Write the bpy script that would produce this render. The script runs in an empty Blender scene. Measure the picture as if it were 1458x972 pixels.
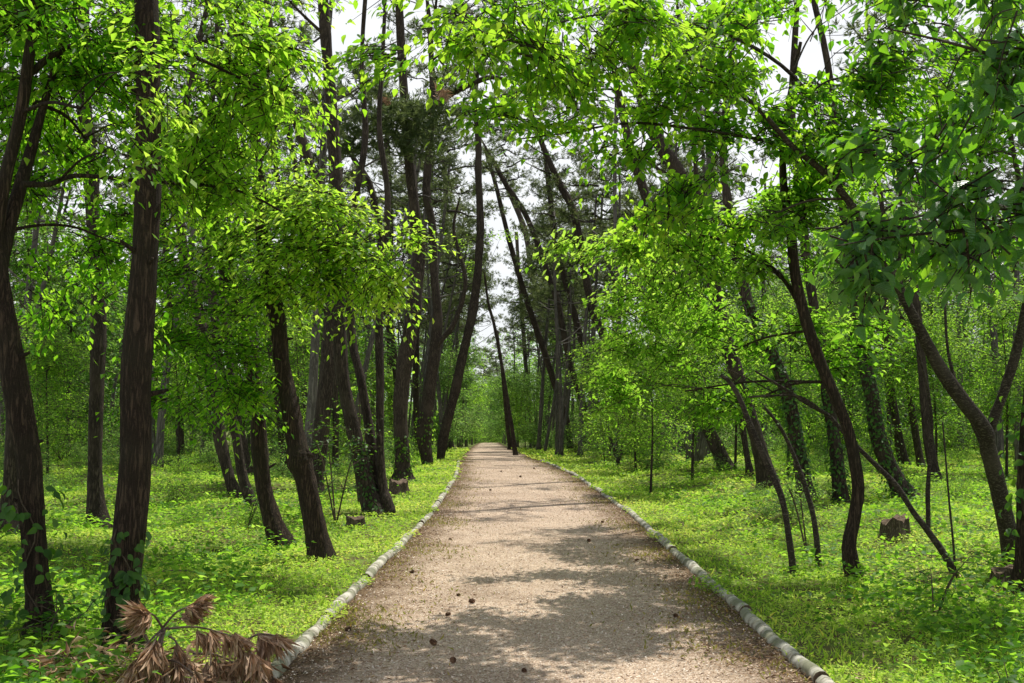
import bpy, math, random
import numpy as np
from mathutils import Vector

rng = np.random.default_rng(11)
random.seed(11)
C = bpy.context.scene.collection
F_PX = 1431.0
PITCH = math.radians(4.43)
EYE = 1.6
SUN_AZ, SUN_EL = math.radians(32), math.radians(65)

# ------------------------------------------------------------------ terrain
_EY = np.array([-30, 0, 6, 17, 28, 36, 43, 60, 82, 120, 170, 330.])
_XL = np.array([-1.6, -1.5, -1.45, -1.31, -1.5, -1.85, -2.2, -2.75, -3.35, -4.3, -5.4, -9.])
_XR = np.array([1.6, 1.7, 1.81, 1.96, 1.78, 1.3, 0.95, 0.35, -0.3, -1.3, -2.3, -6.])

def xl(y): return np.interp(y, _EY, _XL)
def xr(y): return np.interp(y, _EY, _XR)
def sst(a, b, t):
    t = np.clip((t - a) / (b - a), 0, 1)
    return t * t * (3 - 2 * t)

def H(x, y):
    x = np.asarray(x, float); y = np.asarray(y, float)
    s = np.maximum(0, y - 34)
    z = -0.018 * s * s / (s + 9)
    f = np.maximum(0, y - 168)
    z = z + .06 * f * f / (f + 15)
    dr = x - xr(y); dl = xl(y) - x
    bump = (0.10 * np.sin(x * 0.9 + 1.3) * np.sin(y * 0.62 + 0.4) + 0.06 * np.sin(x * 1.9 - y * 1.1)
            + 0.035 * np.sin(x * 3.1 + y * 2.3 + 1))
    z = z + bump * sst(0.3, 2.8, np.maximum(dr, dl))
    z = z - 0.05 * sst(0.1, 0.9, dr) + 0.22 * sst(1.6, 4.5, dr) - 0.03 * sst(0.1, 0.8, dl) + 0.12 * sst(2.0, 6.0, dl)
    return z

def Hf(x, y): return float(H(x, y))

def ray(px, py):
    u = (px - 729) / F_PX; v = (486 - py) / F_PX
    return np.array([u, math.cos(PITCH) - v * math.sin(PITCH), math.sin(PITCH) + v * math.cos(PITCH)])

def at(px, py, depth):
    d = ray(px, py)
    return np.array([0, 0, EYE]) + d * (depth / d[1])

def ground(px, py):
    d = ray(px, py)
    lo = 2.0
    for k in range(4000):
        p = np.array([0, 0, EYE]) + d * lo
        if p[2] <= Hf(p[0], p[1]): break
        lo += 0.03
    return p

# ------------------------------------------------------------------ mesh builder
class MB:
    def __init__(s):
        s.V = []; s.T = []; s.Q = []; s.tm = []; s.qm = []; s.tint = []; s.uv = []; s.n = 0
    def add(s, V, T=None, Q=None, mat=0, tint=0.5, uv=None):
        V = np.asarray(V, float).reshape(-1, 3); n = len(V)
        s.V.append(V)
        s.tint.append(np.broadcast_to(np.asarray(tint, float), (n,)).copy())
        s.uv.append(np.zeros((n, 2)) if uv is None else uv)
        if T is not None and len(T):
            s.T.append(np.asarray(T, int) + s.n); s.tm.append(np.full(len(T), mat))
        if Q is not None and len(Q):
            s.Q.append(np.asarray(Q, int) + s.n); s.qm.append(np.full(len(Q), mat))
        s.n += n
    def build(s, name, mats, parent=None, org=(0, 0, 0), smooth=False):
        me = bpy.data.meshes.new(name)
        V = np.concatenate(s.V) - np.asarray(org, float)
        T = np.concatenate(s.T) if s.T else np.zeros((0, 3), int)
        Q = np.concatenate(s.Q) if s.Q else np.zeros((0, 4), int)
        me.vertices.add(len(V)); me.vertices.foreach_set('co', V.astype(np.float32).ravel())
        me.loops.add(T.size + Q.size)
        me.loops.foreach_set('vertex_index', np.concatenate([T.ravel(), Q.ravel()]).astype(np.int32))
        nf = len(T) + len(Q)
        me.polygons.add(nf)
        st = np.concatenate([np.arange(len(T)) * 3, T.size + np.arange(len(Q)) * 4]).astype(np.int32)
        me.polygons.foreach_set('loop_start', st)
        if not isinstance(mats, (list, tuple)): mats = [mats]
        for m in mats: me.materials.append(m)
        mi = np.concatenate([np.concatenate(s.tm) if s.tm else np.zeros(0, int), np.concatenate(s.qm) if s.qm else np.zeros(0, int)])
        me.polygons.foreach_set('material_index', mi.astype(np.int32))
        if smooth: me.polygons.foreach_set('use_smooth', np.ones(nf, bool))
        a = me.attributes.new('tint', 'FLOAT', 'POINT'); a.data.foreach_set('value', np.concatenate(s.tint).astype(np.float32))
        uv = np.concatenate(s.uv)
        if np.any(uv):
            a = me.attributes.new('lu', 'FLOAT', 'POINT'); a.data.foreach_set('value', uv[:, 0].astype(np.float32))
            a = me.attributes.new('lv', 'FLOAT', 'POINT'); a.data.foreach_set('value', uv[:, 1].astype(np.float32))
        me.update(calc_edges=True); me.validate()
        o = bpy.data.objects.new(name, me); C.objects.link(o)
        if parent is not None: o.parent = parent
        else: o.location = org
        return o

def tag(o, label=None, cat=None, group=None, kind=None):
    if label: o['label'] = label
    if cat: o['category'] = cat
    if group: o['group'] = group
    if kind: o['kind'] = kind
    return o

def empty(name, loc, label=None, cat=None, group=None):
    o = bpy.data.objects.new(name, None); C.objects.link(o); o.location = loc
    o.empty_display_size = 0.2
    return tag(o, label, cat, group)

def copy_tree(o, parent=None):
    c = o.copy(); C.objects.link(c)
    if parent is not None: c.parent = parent
    for ch in list(o.children): copy_tree(ch, c)
    return c

def nrmz(a): return a / np.maximum(np.linalg.norm(a, axis=-1, keepdims=True), 1e-9)

def catmull(P, m=6):
    P = np.asarray(P, float)
    Q = np.vstack([2 * P[0] - P[1], P, 2 * P[-1] - P[-2]])
    out = []
    for i in range(1, len(Q) - 2):
        p0, p1, p2, p3 = Q[i - 1], Q[i], Q[i + 1], Q[i + 2]
        for k in range(m):
            t = k / m
            out.append(0.5 * (2 * p1 + (p2 - p0) * t + (2 * p0 - 5 * p1 + 4 * p2 - p3) * t * t + (3 * p1 - p0 - 3 * p2 + p3) * t ** 3))
    out.append(P[-1])
    return np.array(out)

def tube(P, R, sides=10, rough=0.0, seed=0, cap=True):
    P = np.asarray(P, float); R = np.asarray(R, float); n = len(P)
    T = nrmz(np.gradient(P, axis=0))
    a = np.cross(T[0], [0.3, 1, 0.2]); a /= np.linalg.norm(a)
    ph = np.arange(sides) * 2 * math.pi / sides
    V = np.zeros((n, sides, 3))
    s1, s2 = seed * 1.7, seed * 2.9
    arc = np.concatenate([[0], np.cumsum(np.linalg.norm(np.diff(P, axis=0), axis=1))])
    for i in range(n):
        a = a - T[i] * np.dot(a, T[i]); a /= np.linalg.norm(a)
        b = np.cross(T[i], a)
        r = R[i] * (1 + rough * (np.sin(ph * 2 + arc[i] * 2.1 + s1) * 0.6 + np.sin(ph * 3 - arc[i] * 3.7 + s2) * 0.5 + 0.35 * np.sin(ph * 5 + s1 + arc[i] * 0.8)
                                 + 0.5 * math.sin(arc[i] * 5.3 + s2)) + rough * .35 * rng.normal(size=sides))
        V[i] = P[i] + r[:, None] * (np.cos(ph)[:, None] * a + np.sin(ph)[:, None] * b)
    V = V.reshape(-1, 3)
    i, j = np.meshgrid(np.arange(n - 1), np.arange(sides), indexing='ij')
    j2 = (j + 1) % sides
    Q = np.stack([i * sides + j, i * sides + j2, (i + 1) * sides + j2, (i + 1) * sides + j], -1).reshape(-1, 4)
    Tt = None
    if cap:
        V = np.vstack([V, P[:1], P[-1:]])
        k = np.arange(sides); k2 = (k + 1) % sides
        Tt = np.vstack([np.stack([np.full(sides, n * sides), k2, k], -1),
                        np.stack([np.full(sides, n * sides + 1), (n - 1) * sides + k, (n - 1) * sides + k2], -1)])
    return V, Tt, Q

def add_tube(mb, P, R, sides=6, mat=0, rough=0.0, seed=0, cap=True):
    V, T, Q = tube(P, R, sides, rough, seed, cap)
    mb.add(V, T, Q, mat)

# leaf templates: x across, y along, z out
LO_V = np.array([(0, 0, 0), (.27, .42, .07), (0, 1, -.08), (-.27, .42, .07)])
LO_T = np.array([(0, 1, 2), (0, 2, 3)])
_m = [(0, .2, 0), (0, .46, 0), (0, .74, -.05)]
_r = [(.19, .16, .05), (.28, .42, .08), (.17, .74, .02)]
HI_V = np.array([(0, 0, 0)] + _m + _r + [(-a, b, c) for a, b, c in _r] + [(0, 1.0, -.14)])
HI_T = np.array([(0, 4, 1), (4, 5, 2), (4, 2, 1), (5, 6, 3), (5, 3, 2), (6, 10, 3),
                 (0, 1, 7), (7, 2, 8), (7, 1, 2), (8, 3, 9), (8, 2, 3), (9, 3, 10)])

def add_leaves(mb, pos, axis, nrm, size, tint, hi=False, mat=0, wide=1.0):
    TV, TT = (HI_V, HI_T) if hi else (LO_V, LO_T)
    pos = np.asarray(pos); n = len(pos)
    if n == 0: return
    y = nrmz(axis); x = nrmz(np.cross(y, nrm)); z = np.cross(x, y)
    size = np.broadcast_to(size, (n,))[:, None, None]
    wv = np.asarray(wide, float) * rng.uniform(.72, 1.2, n)[:, None, None]
    z = z * (rng.uniform(-.4, 2.6, n) if hi else rng.uniform(-.5, 2.2, n))[:, None]
    V = pos[:, None, :] + size * (TV[None, :, 0:1] * wv * x[:, None, :] + TV[None, :, 1:2] * y[:, None, :] + TV[None, :, 2:3] * z[:, None, :])
    k = len(TV)
    T = (np.arange(n)[:, None, None] * k + TT[None]).reshape(-1, 3)
    uv = np.tile(TV[:, :2], (n, 1)) if hi else None
    mb.add(V.reshape(-1, 3), T, None, mat, np.repeat(np.broadcast_to(tint, (n,)), k), uv)

def unit_rand(n):
    return nrmz(rng.normal(size=(n, 3)))

def sprays(mb, base, dirs, length, leaf, nodes=11, hi=False, droop=0.5, tint0=0.5, twig_mat=1, twigs=True, jit=0.3, tspread=0.28):
    """leafy shoots: base points, horizontal-ish directions, leaves set alternately in a loose plane"""
    n = len(base)
    if n == 0: return
    dirs = nrmz(dirs)
    length = np.broadcast_to(length, (n,)) * rng.uniform(.65, 1.25, n)
    tint_s = np.clip(tint0 + rng.normal(0, tspread * .6, n), 0, 1)
    side_v = nrmz(np.cross(dirs, [0, 0, 1.0]) + rng.normal(0, .18, (n, 3)))
    P = []; A = []; N = []; S = []; Tn = []
    for k in range(nodes):
        t = (k + rng.uniform(0, 1, n)) / nodes
        p = base + dirs * (length * t)[:, None]
        p[:, 2] -= droop * length * t * t * .6
        p += rng.normal(0, 1, (n, 3)) * (leaf * .45)
        sgn = np.where((k % 2) == 0, 1.0, -1.0) * np.where(rng.random(n) < .12, -1, 1)
        ax = dirs * rng.uniform(.3, .9, n)[:, None] + side_v * (sgn * rng.uniform(.5, 1.0, n))[:, None]
        ax[:, 2] -= droop * rng.uniform(.2, 1.5, n)
        up = np.tile([0, 0, 1.0], (n, 1)) + rng.normal(0, jit, (n, 3)) + dirs * .15
        P.append(p); A.append(ax); N.append(up)
        S.append(leaf * (.45 + .8 * rng.beta(2.2, 1.8, n)) * (1 - .3 * t))
        Tn.append(np.clip(tint_s + rng.normal(0, tspread * .6, n), 0, 1))
    add_leaves(mb, np.concatenate(P), np.concatenate(A), np.concatenate(N), np.concatenate(S), np.concatenate(Tn), hi)
    if twigs:
        ph = np.arange(3) * 2 * math.pi / 3
        r0 = leaf * .045 + .0012
        up = np.cross(side_v, dirs)
        ring = (np.cos(ph)[None, :, None] * side_v[:, None, :] + np.sin(ph)[None, :, None] * up[:, None, :])
        mid = base + dirs * (length * .5)[:, None]; mid[:, 2] -= droop * length * .15
        tip = base + dirs * (length * .95)[:, None]; tip[:, 2] -= droop * length * .54
        V = np.concatenate([base[:, None, :] + ring * r0, mid[:, None, :] + ring * r0 * .7, tip[:, None, :] + ring * r0 * .25], 1)
        j = np.arange(3); j2 = (j + 1) % 3
        q = np.concatenate([np.stack([j, j2, j2 + 3, j + 3], -1), np.stack([j + 3, j2 + 3, j2 + 6, j + 6], -1)])
        Q = (np.arange(n)[:, None, None] * 9 + q[None]).reshape(-1, 4)
        mb.add(V.reshape(-1, 3), None, Q, twig_mat)

def in_ball(n, shell=.35):
    d = unit_rand(n); r = rng.uniform(shell, 1, n) ** .5
    return d * r[:, None]

# ------------------------------------------------------------------ materials
def nt(m):
    m.use_nodes = True
    t = m.node_tree; t.nodes.clear()
    return t, t.nodes.new, t.links.new

def ramp(node, stops):
    e = node.color_ramp.elements
    while len(e) > 1: e.remove(e[-1])
    e[0].position = stops[0][0]; e[0].color = (*stops[0][1], 1)
    for p, c in stops[1:]:
        x = e.new(p); x.color = (*c, 1)

def leaf_mat(name, dif, tra, mixf=.5, rough=.45, spec=.35, veins=False, back=None):
    m = bpy.data.materials.new(name); t, N, L = nt(m)
    at_ = N('ShaderNodeAttribute'); at_.attribute_name = 'tint'
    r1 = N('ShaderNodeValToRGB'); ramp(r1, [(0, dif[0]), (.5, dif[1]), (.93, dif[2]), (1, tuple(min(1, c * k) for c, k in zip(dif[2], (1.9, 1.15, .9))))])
    r2 = N('ShaderNodeValToRGB'); ramp(r2, [(0, tra[0]), (.5, tra[1]), (1, tra[2])])
    L(at_.outputs['Fac'], r1.inputs[0]); L(at_.outputs['Fac'], r2.inputs[0])
    p = N('ShaderNodeBsdfPrincipled'); p.inputs['Roughness'].default_value = rough
    p.inputs['Specular IOR Level'].default_value = spec
    tr = N('ShaderNodeBsdfTranslucent'); mx = N('ShaderNodeMixShader'); mx.inputs[0].default_value = mixf
    L(r1.outputs[0], p.inputs['Base Color']); L(r2.outputs[0], tr.inputs['Color'])
    if veins:
        a = N('ShaderNodeAttribute'); a.attribute_name = 'lu'; b = N('ShaderNodeAttribute'); b.attribute_name = 'lv'
        ab = N('ShaderNodeMath'); ab.operation = 'ABSOLUTE'; L(a.outputs['Fac'], ab.inputs[0])
        m1 = N('ShaderNodeMath'); m1.operation = 'MULTIPLY_ADD'; L(ab.outputs[0], m1.inputs[0]); m1.inputs[1].default_value = -.9; L(b.outputs['Fac'], m1.inputs[2])
        m2 = N('ShaderNodeMath'); m2.operation = 'MULTIPLY'; L(m1.outputs[0], m2.inputs[0]); m2.inputs[1].default_value = 62
        sn = N('ShaderNodeMath'); sn.operation = 'SINE'; L(m2.outputs[0], sn.inputs[0])
        bp = N('ShaderNodeBump'); bp.inputs['Strength'].default_value = .8; bp.inputs['Distance'].default_value = .004
        L(sn.outputs[0], bp.inputs['Height']); L(bp.outputs[0], p.inputs['Normal'])
    L(p.outputs[0], mx.inputs[1]); L(tr.outputs[0], mx.inputs[2])
    o = N('ShaderNodeOutputMaterial'); L(mx.outputs[0], o.inputs[0])
    return m

def bark_mat(name, dark, light, scale=14, stretch=.16, moss=None, bump=.03):
    m = bpy.data.materials.new(name); t, N, L = nt(m)
    tc = N('ShaderNodeTexCoord'); mp = N('ShaderNodeMapping'); mp.inputs['Scale'].default_value = (1, 1, stretch)
    L(tc.outputs['Object'], mp.inputs[0])
    n0 = N('ShaderNodeTexNoise'); n0.inputs['Scale'].default_value = scale * 2.2; n0.inputs['Detail'].default_value = 6; n0.inputs['Roughness'].default_value = .62
    n0.inputs['Distortion'].default_value = .6
    L(mp.outputs[0], n0.inputs[0])
    n1 = N('ShaderNodeTexNoise'); n1.inputs['Scale'].default_value = scale * 6; n1.inputs['Detail'].default_value = 6; n1.inputs['Roughness'].default_value = .7
    L(tc.outputs['Object'], n1.inputs[0])
    # ridges: fold the stretched noise about its middle
    s1 = N('ShaderNodeMath'); s1.operation = 'SUBTRACT'; L(n0.outputs[0], s1.inputs[0]); s1.inputs[1].default_value = .5
    s2 = N('ShaderNodeMath'); s2.operation = 'ABSOLUTE'; L(s1.outputs[0], s2.inputs[0])
    mr = N('ShaderNodeMapRange'); mr.inputs[1].default_value = 0; mr.inputs[2].default_value = .13; L(s2.outputs[0], mr.inputs[0])
    mul = N('ShaderNodeMath'); mul.operation = 'MULTIPLY_ADD'; L(n1.outputs[0], mul.inputs[0]); mul.inputs[1].default_value = .55
    h = N('ShaderNodeMath'); h.operation = 'MULTIPLY'; L(mr.outputs[0], h.inputs[0]); h.inputs[1].default_value = .5; L(h.outputs[0], mul.inputs[2])
    rp = N('ShaderNodeValToRGB'); ramp(rp, [(.18, tuple(c * .5 for c in dark)), (.45, dark), (.9, light)])
    L(mul.outputs[0], rp.inputs[0])
    n2 = N('ShaderNodeTexNoise'); n2.inputs['Scale'].default_value = 1.7; n2.inputs['Detail'].default_value = 7; L(tc.outputs['Object'], n2.inputs[0])
    r2 = N('ShaderNodeValToRGB'); ramp(r2, [(.48, (0, 0, 0)), (.68, (.6, .6, .6))]); L(n2.outputs[0], r2.inputs[0])
    mx = N('ShaderNodeMixRGB'); L(r2.outputs[0], mx.inputs[0]); L(rp.outputs[0], mx.inputs[1]); mx.inputs[2].default_value = (*(moss or tuple(c * .8 for c in light)), 1)
    p = N('ShaderNodeBsdfPrincipled'); p.inputs['Roughness'].default_value = .9; p.inputs['Specular IOR Level'].default_value = .2
    L(mx.outputs[0], p.inputs['Base Color'])
    bp = N('ShaderNodeBump'); bp.inputs['Strength'].default_value = 1; bp.inputs['Distance'].default_value = bump
    L(mul.outputs[0], bp.inputs['Height']); L(bp.outputs[0], p.inputs['Normal'])
    o = N('ShaderNodeOutputMaterial'); L(p.outputs[0], o.inputs[0])
    return m

def simple_mat(name, stops, scale=20, rough=.9, bump=.01, coord='Object', detail=6):
    m = bpy.data.materials.new(name); t, N, L = nt(m)
    tc = N('ShaderNodeTexCoord')
    n1 = N('ShaderNodeTexNoise'); n1.inputs['Scale'].default_value = scale; n1.inputs['Detail'].default_value = detail; L(tc.outputs[coord], n1.inputs[0])
    rp = N('ShaderNodeValToRGB'); ramp(rp, stops); L(n1.outputs[0], rp.inputs[0])
    p = N('ShaderNodeBsdfPrincipled'); p.inputs['Roughness'].default_value = rough; p.inputs['Specular IOR Level'].default_value = .2
    L(rp.outputs[0], p.inputs['Base Color'])
    bp = N('ShaderNodeBump'); bp.inputs['Distance'].default_value = bump; L(n1.outputs[0], bp.inputs['Height']); L(bp.outputs[0], p.inputs['Normal'])
    o = N('ShaderNodeOutputMaterial'); L(p.outputs[0], o.inputs[0])
    return m

def tint_mat(name, stops, rough=.9, tr=0.0):
    m = bpy.data.materials.new(name); t, N, L = nt(m)
    a = N('ShaderNodeAttribute'); a.attribute_name = 'tint'
    rp = N('ShaderNodeValToRGB'); ramp(rp, stops); L(a.outputs['Fac'], rp.inputs[0])
    p = N('ShaderNodeBsdfPrincipled'); p.inputs['Roughness'].default_value = rough; p.inputs['Specular IOR Level'].default_value = .2
    L(rp.outputs[0], p.inputs['Base Color'])
    o = N('ShaderNodeOutputMaterial')
    if tr:
        tl = N('ShaderNodeBsdfTranslucent'); L(rp.outputs[0], tl.inputs[0]); mx = N('ShaderNodeMixShader'); mx.inputs[0].default_value = tr
        L(p.outputs[0], mx.inputs[1]); L(tl.outputs[0], mx.inputs[2]); L(mx.outputs[0], o.inputs[0])
    else: L(p.outputs[0], o.inputs[0])
    return m

M = {}
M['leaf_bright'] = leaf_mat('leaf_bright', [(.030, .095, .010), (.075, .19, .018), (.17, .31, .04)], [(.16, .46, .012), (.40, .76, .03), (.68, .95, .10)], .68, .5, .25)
M['leaf_broad'] = leaf_mat('leaf_broad', [(.04, .12, .04), (.07, .18, .045), (.14, .26, .05)], [(.15, .45, .01), (.36, .74, .02), (.62, .93, .06)], .66, .38, .45, veins=True)
M['leaf_mid'] = leaf_mat('leaf_mid', [(.032, .095, .015), (.07, .17, .024), (.14, .26, .045)], [(.16, .42, .015), (.36, .70, .04), (.60, .90, .11)], .64, .5, .25)
M['leaf_far_haze'] = leaf_mat('leaf_far_haze', [(.035, .10, .022), (.075, .165, .038), (.15, .27, .07)], [(.12, .33, .03), (.28, .55, .07), (.50, .78, .16)], .54, .55, .22)  # lighter, less saturated greens: haze of the distance painted into the leaves
M['leaf_dark'] = leaf_mat('leaf_dark', [(.02, .065, .012), (.04, .11, .018), (.075, .17, .025)], [(.07, .22, .012), (.16, .36, .02), (.28, .5, .03)], .42, .5, .3)
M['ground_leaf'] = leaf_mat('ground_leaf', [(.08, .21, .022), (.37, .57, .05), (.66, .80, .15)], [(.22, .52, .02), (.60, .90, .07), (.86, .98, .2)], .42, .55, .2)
M['needle'] = leaf_mat('needle', [(.055, .085, .035), (.10, .14, .06), (.17, .21, .09)], [(.16, .24, .07), (.30, .40, .12), (.46, .54, .20)], .5, .5, .4)
M['dead_needle'] = tint_mat('dead_needle', [(0, (.40, .23, .13)), (.5, (.68, .46, .30)), (1, (.86, .70, .52))], .7, .4)
M['bark'] = bark_mat('bark', (.048, .037, .029), (.135, .105, .08))
M['bark_near'] = bark_mat('bark_near', (.042, .029, .021), (.125, .085, .06), 16, .12, moss=(.05, .046, .028))
M['bark_grey'] = bark_mat('bark_grey', (.046, .04, .034), (.14, .122, .10), 9)
M['bark_far_haze'] = bark_mat('bark_far_haze', (.11, .10, .088), (.23, .21, .185), 7)  # paler than the nearer bark: distance haze put into the colour
M['bark_smooth'] = bark_mat('bark_smooth', (.036, .028, .022), (.12, .10, .078), 9, 2.2, bump=.004)
M['twig'] = simple_mat('twig', [(.3, (.05, .038, .028)), (.7, (.11, .085, .06))], 30)
M['dead_twig'] = simple_mat('dead_twig', [(.3, (.10, .07, .055)), (.7, (.24, .18, .15))], 40)

# birch-like edging log
def log_mat():
    m = bpy.data.materials.new('edging_log'); t, N, L = nt(m)
    tc = N('ShaderNodeTexCoord'); mp = N('ShaderNodeMapping'); mp.inputs['Scale'].default_value = (3, 9, 3); L(tc.outputs['Object'], mp.inputs[0])
    n1 = N('ShaderNodeTexNoise'); n1.inputs['Scale'].default_value = 1.6; n1.inputs['Detail'].default_value = 7; n1.inputs['Roughness'].default_value = .65; L(mp.outputs[0], n1.inputs[0])
    rp = N('ShaderNodeValToRGB'); ramp(rp, [(.30, (.05, .045, .035)), (.42, (.24, .21, .16)), (.52, (.52, .49, .41)), (.75, (.70, .68, .60))]); L(n1.outputs[0], rp.inputs[0])
    n2 = N('ShaderNodeTexNoise'); n2.inputs['Scale'].default_value = 5; n2.inputs['Detail'].default_value = 8; L(tc.outputs['Object'], n2.inputs[0])
    r2 = N('ShaderNodeValToRGB'); ramp(r2, [(.40, (0, 0, 0)), (.62, (.85, .85, .85))]); L(n2.outputs[0], r2.inputs[0])
    mx = N('ShaderNodeMixRGB'); L(r2.outputs[0], mx.inputs[0]); L(rp.outputs[0], mx.inputs[1]); mx.inputs[2].default_value = (.16, .17, .10, 1)
    p = N('ShaderNodeBsdfPrincipled'); p.inputs['Roughness'].default_value = .85; L(mx.outputs[0], p.inputs['Base Color'])
    bp = N('ShaderNodeBump'); bp.inputs['Distance'].default_value = .012; L(n1.outputs[0], bp.inputs['Height']); L(bp.outputs[0], p.inputs['Normal'])
    o = N('ShaderNodeOutputMaterial'); L(p.outputs[0], o.inputs[0])
    return m
M['log'] = log_mat()
M['cut_wood'] = simple_mat('cut_wood', [(.3, (.06, .04, .027)), (.7, (.20, .145, .10))], 18, .95, .03)
M['stump'] = bark_mat('stump_bark', (.10, .075, .055), (.27, .21, .16), 14, .3)
M['cone'] = tint_mat('cone_scale', [(0, (.08, .045, .028)), (1, (.24, .14, .085))])

def path_mat():
    m = bpy.data.materials.new('path_gravel'); t, N, L = nt(m)
    tc = N('ShaderNodeTexCoord')
    v = N('ShaderNodeTexVoronoi'); v.inputs['Scale'].default_value = 105; L(tc.outputs['Object'], v.inputs[0])
    sep = N('ShaderNodeSeparateColor'); L(v.outputs['Color'], sep.inputs[0])
    rp = N('ShaderNodeValToRGB'); ramp(rp, [(0, (.25, .17, .115)), (.25, (.49, .36, .26)), (.6, (.64, .49, .365)), (.85, (.76, .62, .49)), (1, (.88, .80, .68))]); L(sep.outputs[0], rp.inputs[0])
    n = N('ShaderNodeTexNoise'); n.inputs['Scale'].default_value = .9; n.inputs['Detail'].default_value = 8; n.inputs['Roughness'].default_value = .65; L(tc.outputs['Object'], n.inputs[0])
    r2 = N('ShaderNodeValToRGB'); ramp(r2, [(.30, (.60, .57, .54)), (.48, (.93, .92, .90)), (.7, (1.12, 1.12, 1.1))]); L(n.outputs[0], r2.inputs[0])
    mu = N('ShaderNodeMixRGB'); mu.blend_type = 'MULTIPLY'; mu.inputs[0].default_value = 1; L(rp.outputs[0], mu.inputs[1]); L(r2.outputs[0], mu.inputs[2])
    # litter near the edges: tint attribute holds 0 in the middle, 1 at the edge
    a = N('ShaderNodeAttribute'); a.attribute_name = 'tint'
    n3 = N('ShaderNodeTexNoise'); n3.inputs['Scale'].default_value = 3.5; n3.inputs['Detail'].default_value = 9; n3.inputs['Roughness'].default_value = .7; L(tc.outputs['Object'], n3.inputs[0])
    s = N('ShaderNodeMath'); s.operation = 'ADD'; L(a.outputs['Fac'], s.inputs[0]); L(n3.outputs[0], s.inputs[1])
    r3 = N('ShaderNodeValToRGB'); ramp(r3, [(.75, (0, 0, 0)), (1.0, (1, 1, 1))])
    mr = N('ShaderNodeMapRange'); mr.inputs[1].default_value = .72; mr.inputs[2].default_value = 1.3; L(s.outputs[0], mr.inputs[0])
    n4 = N('ShaderNodeTexNoise'); n4.inputs['Scale'].default_value = 45; n4.inputs['Detail'].default_value = 6; L(tc.outputs['Object'], n4.inputs[0])
    r4 = N('ShaderNodeValToRGB'); ramp(r4, [(.3, (.05, .035, .022)), (.5, (.17, .11, .065)), (.7, (.30, .21, .12))]); L(n4.outputs[0], r4.inputs[0])
    mx = N('ShaderNodeMixRGB'); L(mr.outputs[0], mx.inputs[0]); L(mu.outputs[0], mx.inputs[1]); L(r4.outputs[0], mx.inputs[2])
    p = N('ShaderNodeBsdfPrincipled'); p.inputs['Roughness'].default_value = .95; p.inputs['Specular IOR Level'].default_value = .15; L(mx.outputs[0], p.inputs['Base Color'])
    bp = N('ShaderNodeBump'); bp.inputs['Distance'].default_value = .012; bp.inputs['Strength'].default_value = .9; L(v.outputs['Distance'], bp.inputs['Height']); bp.invert = True
    L(bp.outputs[0], p.inputs['Normal'])
    o = N('ShaderNodeOutputMaterial'); L(p.outputs[0], o.inputs[0])
    return m
M['path'] = path_mat()
M['soil'] = simple_mat('soil', [(.30, (.07, .055, .03)), (.42, (.11, .10, .03)), (.52, (.13, .18, .035)), (.7, (.19, .26, .05))], 3.5, .95, .03, detail=12)
M['stone'] = tint_mat('gravel_chip', [(0, (.22, .14, .10)), (.6, (.58, .44, .33)), (1, (.85, .78, .68))])
M['litter'] = tint_mat('needle_litter', [(0, (.13, .08, .05)), (.6, (.38, .25, .15)), (1, (.62, .48, .30))])
M['leaf_ribbed_sheen'] = leaf_mat('leaf_ribbed_sheen', [(.09, .19, .11), (.13, .25, .13), (.19, .32, .13)], [(.14, .42, .01), (.30, .67, .02), (.56, .88, .05)], .5, .34, .6, veins=True)  # pale bluish diffuse paints the sky sheen onto the near leaves
M['dry_weed'] = leaf_mat('dry_weed', [(.12, .13, .03), (.22, .21, .05), (.34, .28, .08)], [(.3, .32, .05), (.42, .42, .06), (.5, .45, .1)], .4)

# ------------------------------------------------------------------ ground, path
def grid_axis(parts):
    out = []
    for a, b, s in parts: out.append(np.arange(a, b, s))
    return np.concatenate(out)
gx = grid_axis([(-420, -60, 20), (-60, -16, 1.5), (-16, -4, .4), (-4, 4.6, .2), (4.6, 16, .4), (16, 60, 1.5), (60, 421, 20)])
gy = grid_axis([(-40, 0, 4), (0, 30, .3), (30, 60, .8), (60, 140, 3), (140, 480, 12)])
X, Y = np.meshgrid(gx, gy)
Z = H(X, Y)
inside = np.minimum(X - xl(Y), xr(Y) - X)
Z = Z - .05 * sst(0.05, .3, inside)
V = np.stack([X, Y, Z], -1).reshape(-1, 3)
nx, ny = len(gx), len(gy)
i, j = np.meshgrid(np.arange(ny - 1), np.arange(nx - 1), indexing='ij')
Q = np.stack([i * nx + j, i * nx + j + 1, (i + 1) * nx + j + 1, (i + 1) * nx + j], -1).reshape(-1, 4)
mb = MB(); mb.add(V, None, Q); tag(mb.build('ground', M['soil'], smooth=True), kind='structure')

py_ = grid_axis([(-30, 0, 2), (0, 50, .35), (50, 176, 1.0)])
tt = np.linspace(0, 1, 17)
wob = .10 * np.sin(py_ * 1.1) + .07 * np.sin(py_ * 2.7 + 1)
wl = np.where(py_ < 46, 0.03, wob * .9); wr = np.where(py_ < 40, 0.03, -wob * 1.1 + .1)
PX = (xl(py_) - wl)[:, None] * (1 - tt) + (xr(py_) + wr)[:, None] * tt
PY = np.repeat(py_[:, None], 17, 1)
PZ = H(PX, PY) + .006
edge = np.clip(np.abs(tt - .5) * 2, 0, 1)
edge = np.where(edge > .5, (edge - .5) * 1.75, 0)
mb = MB(); n = len(py_)
i, j = np.meshgrid(np.arange(n - 1), np.arange(16), indexing='ij')
Q = np.stack([i * 17 + j, i * 17 + j + 1, (i + 1) * 17 + j + 1, (i + 1) * 17 + j], -1).reshape(-1, 4)
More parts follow.
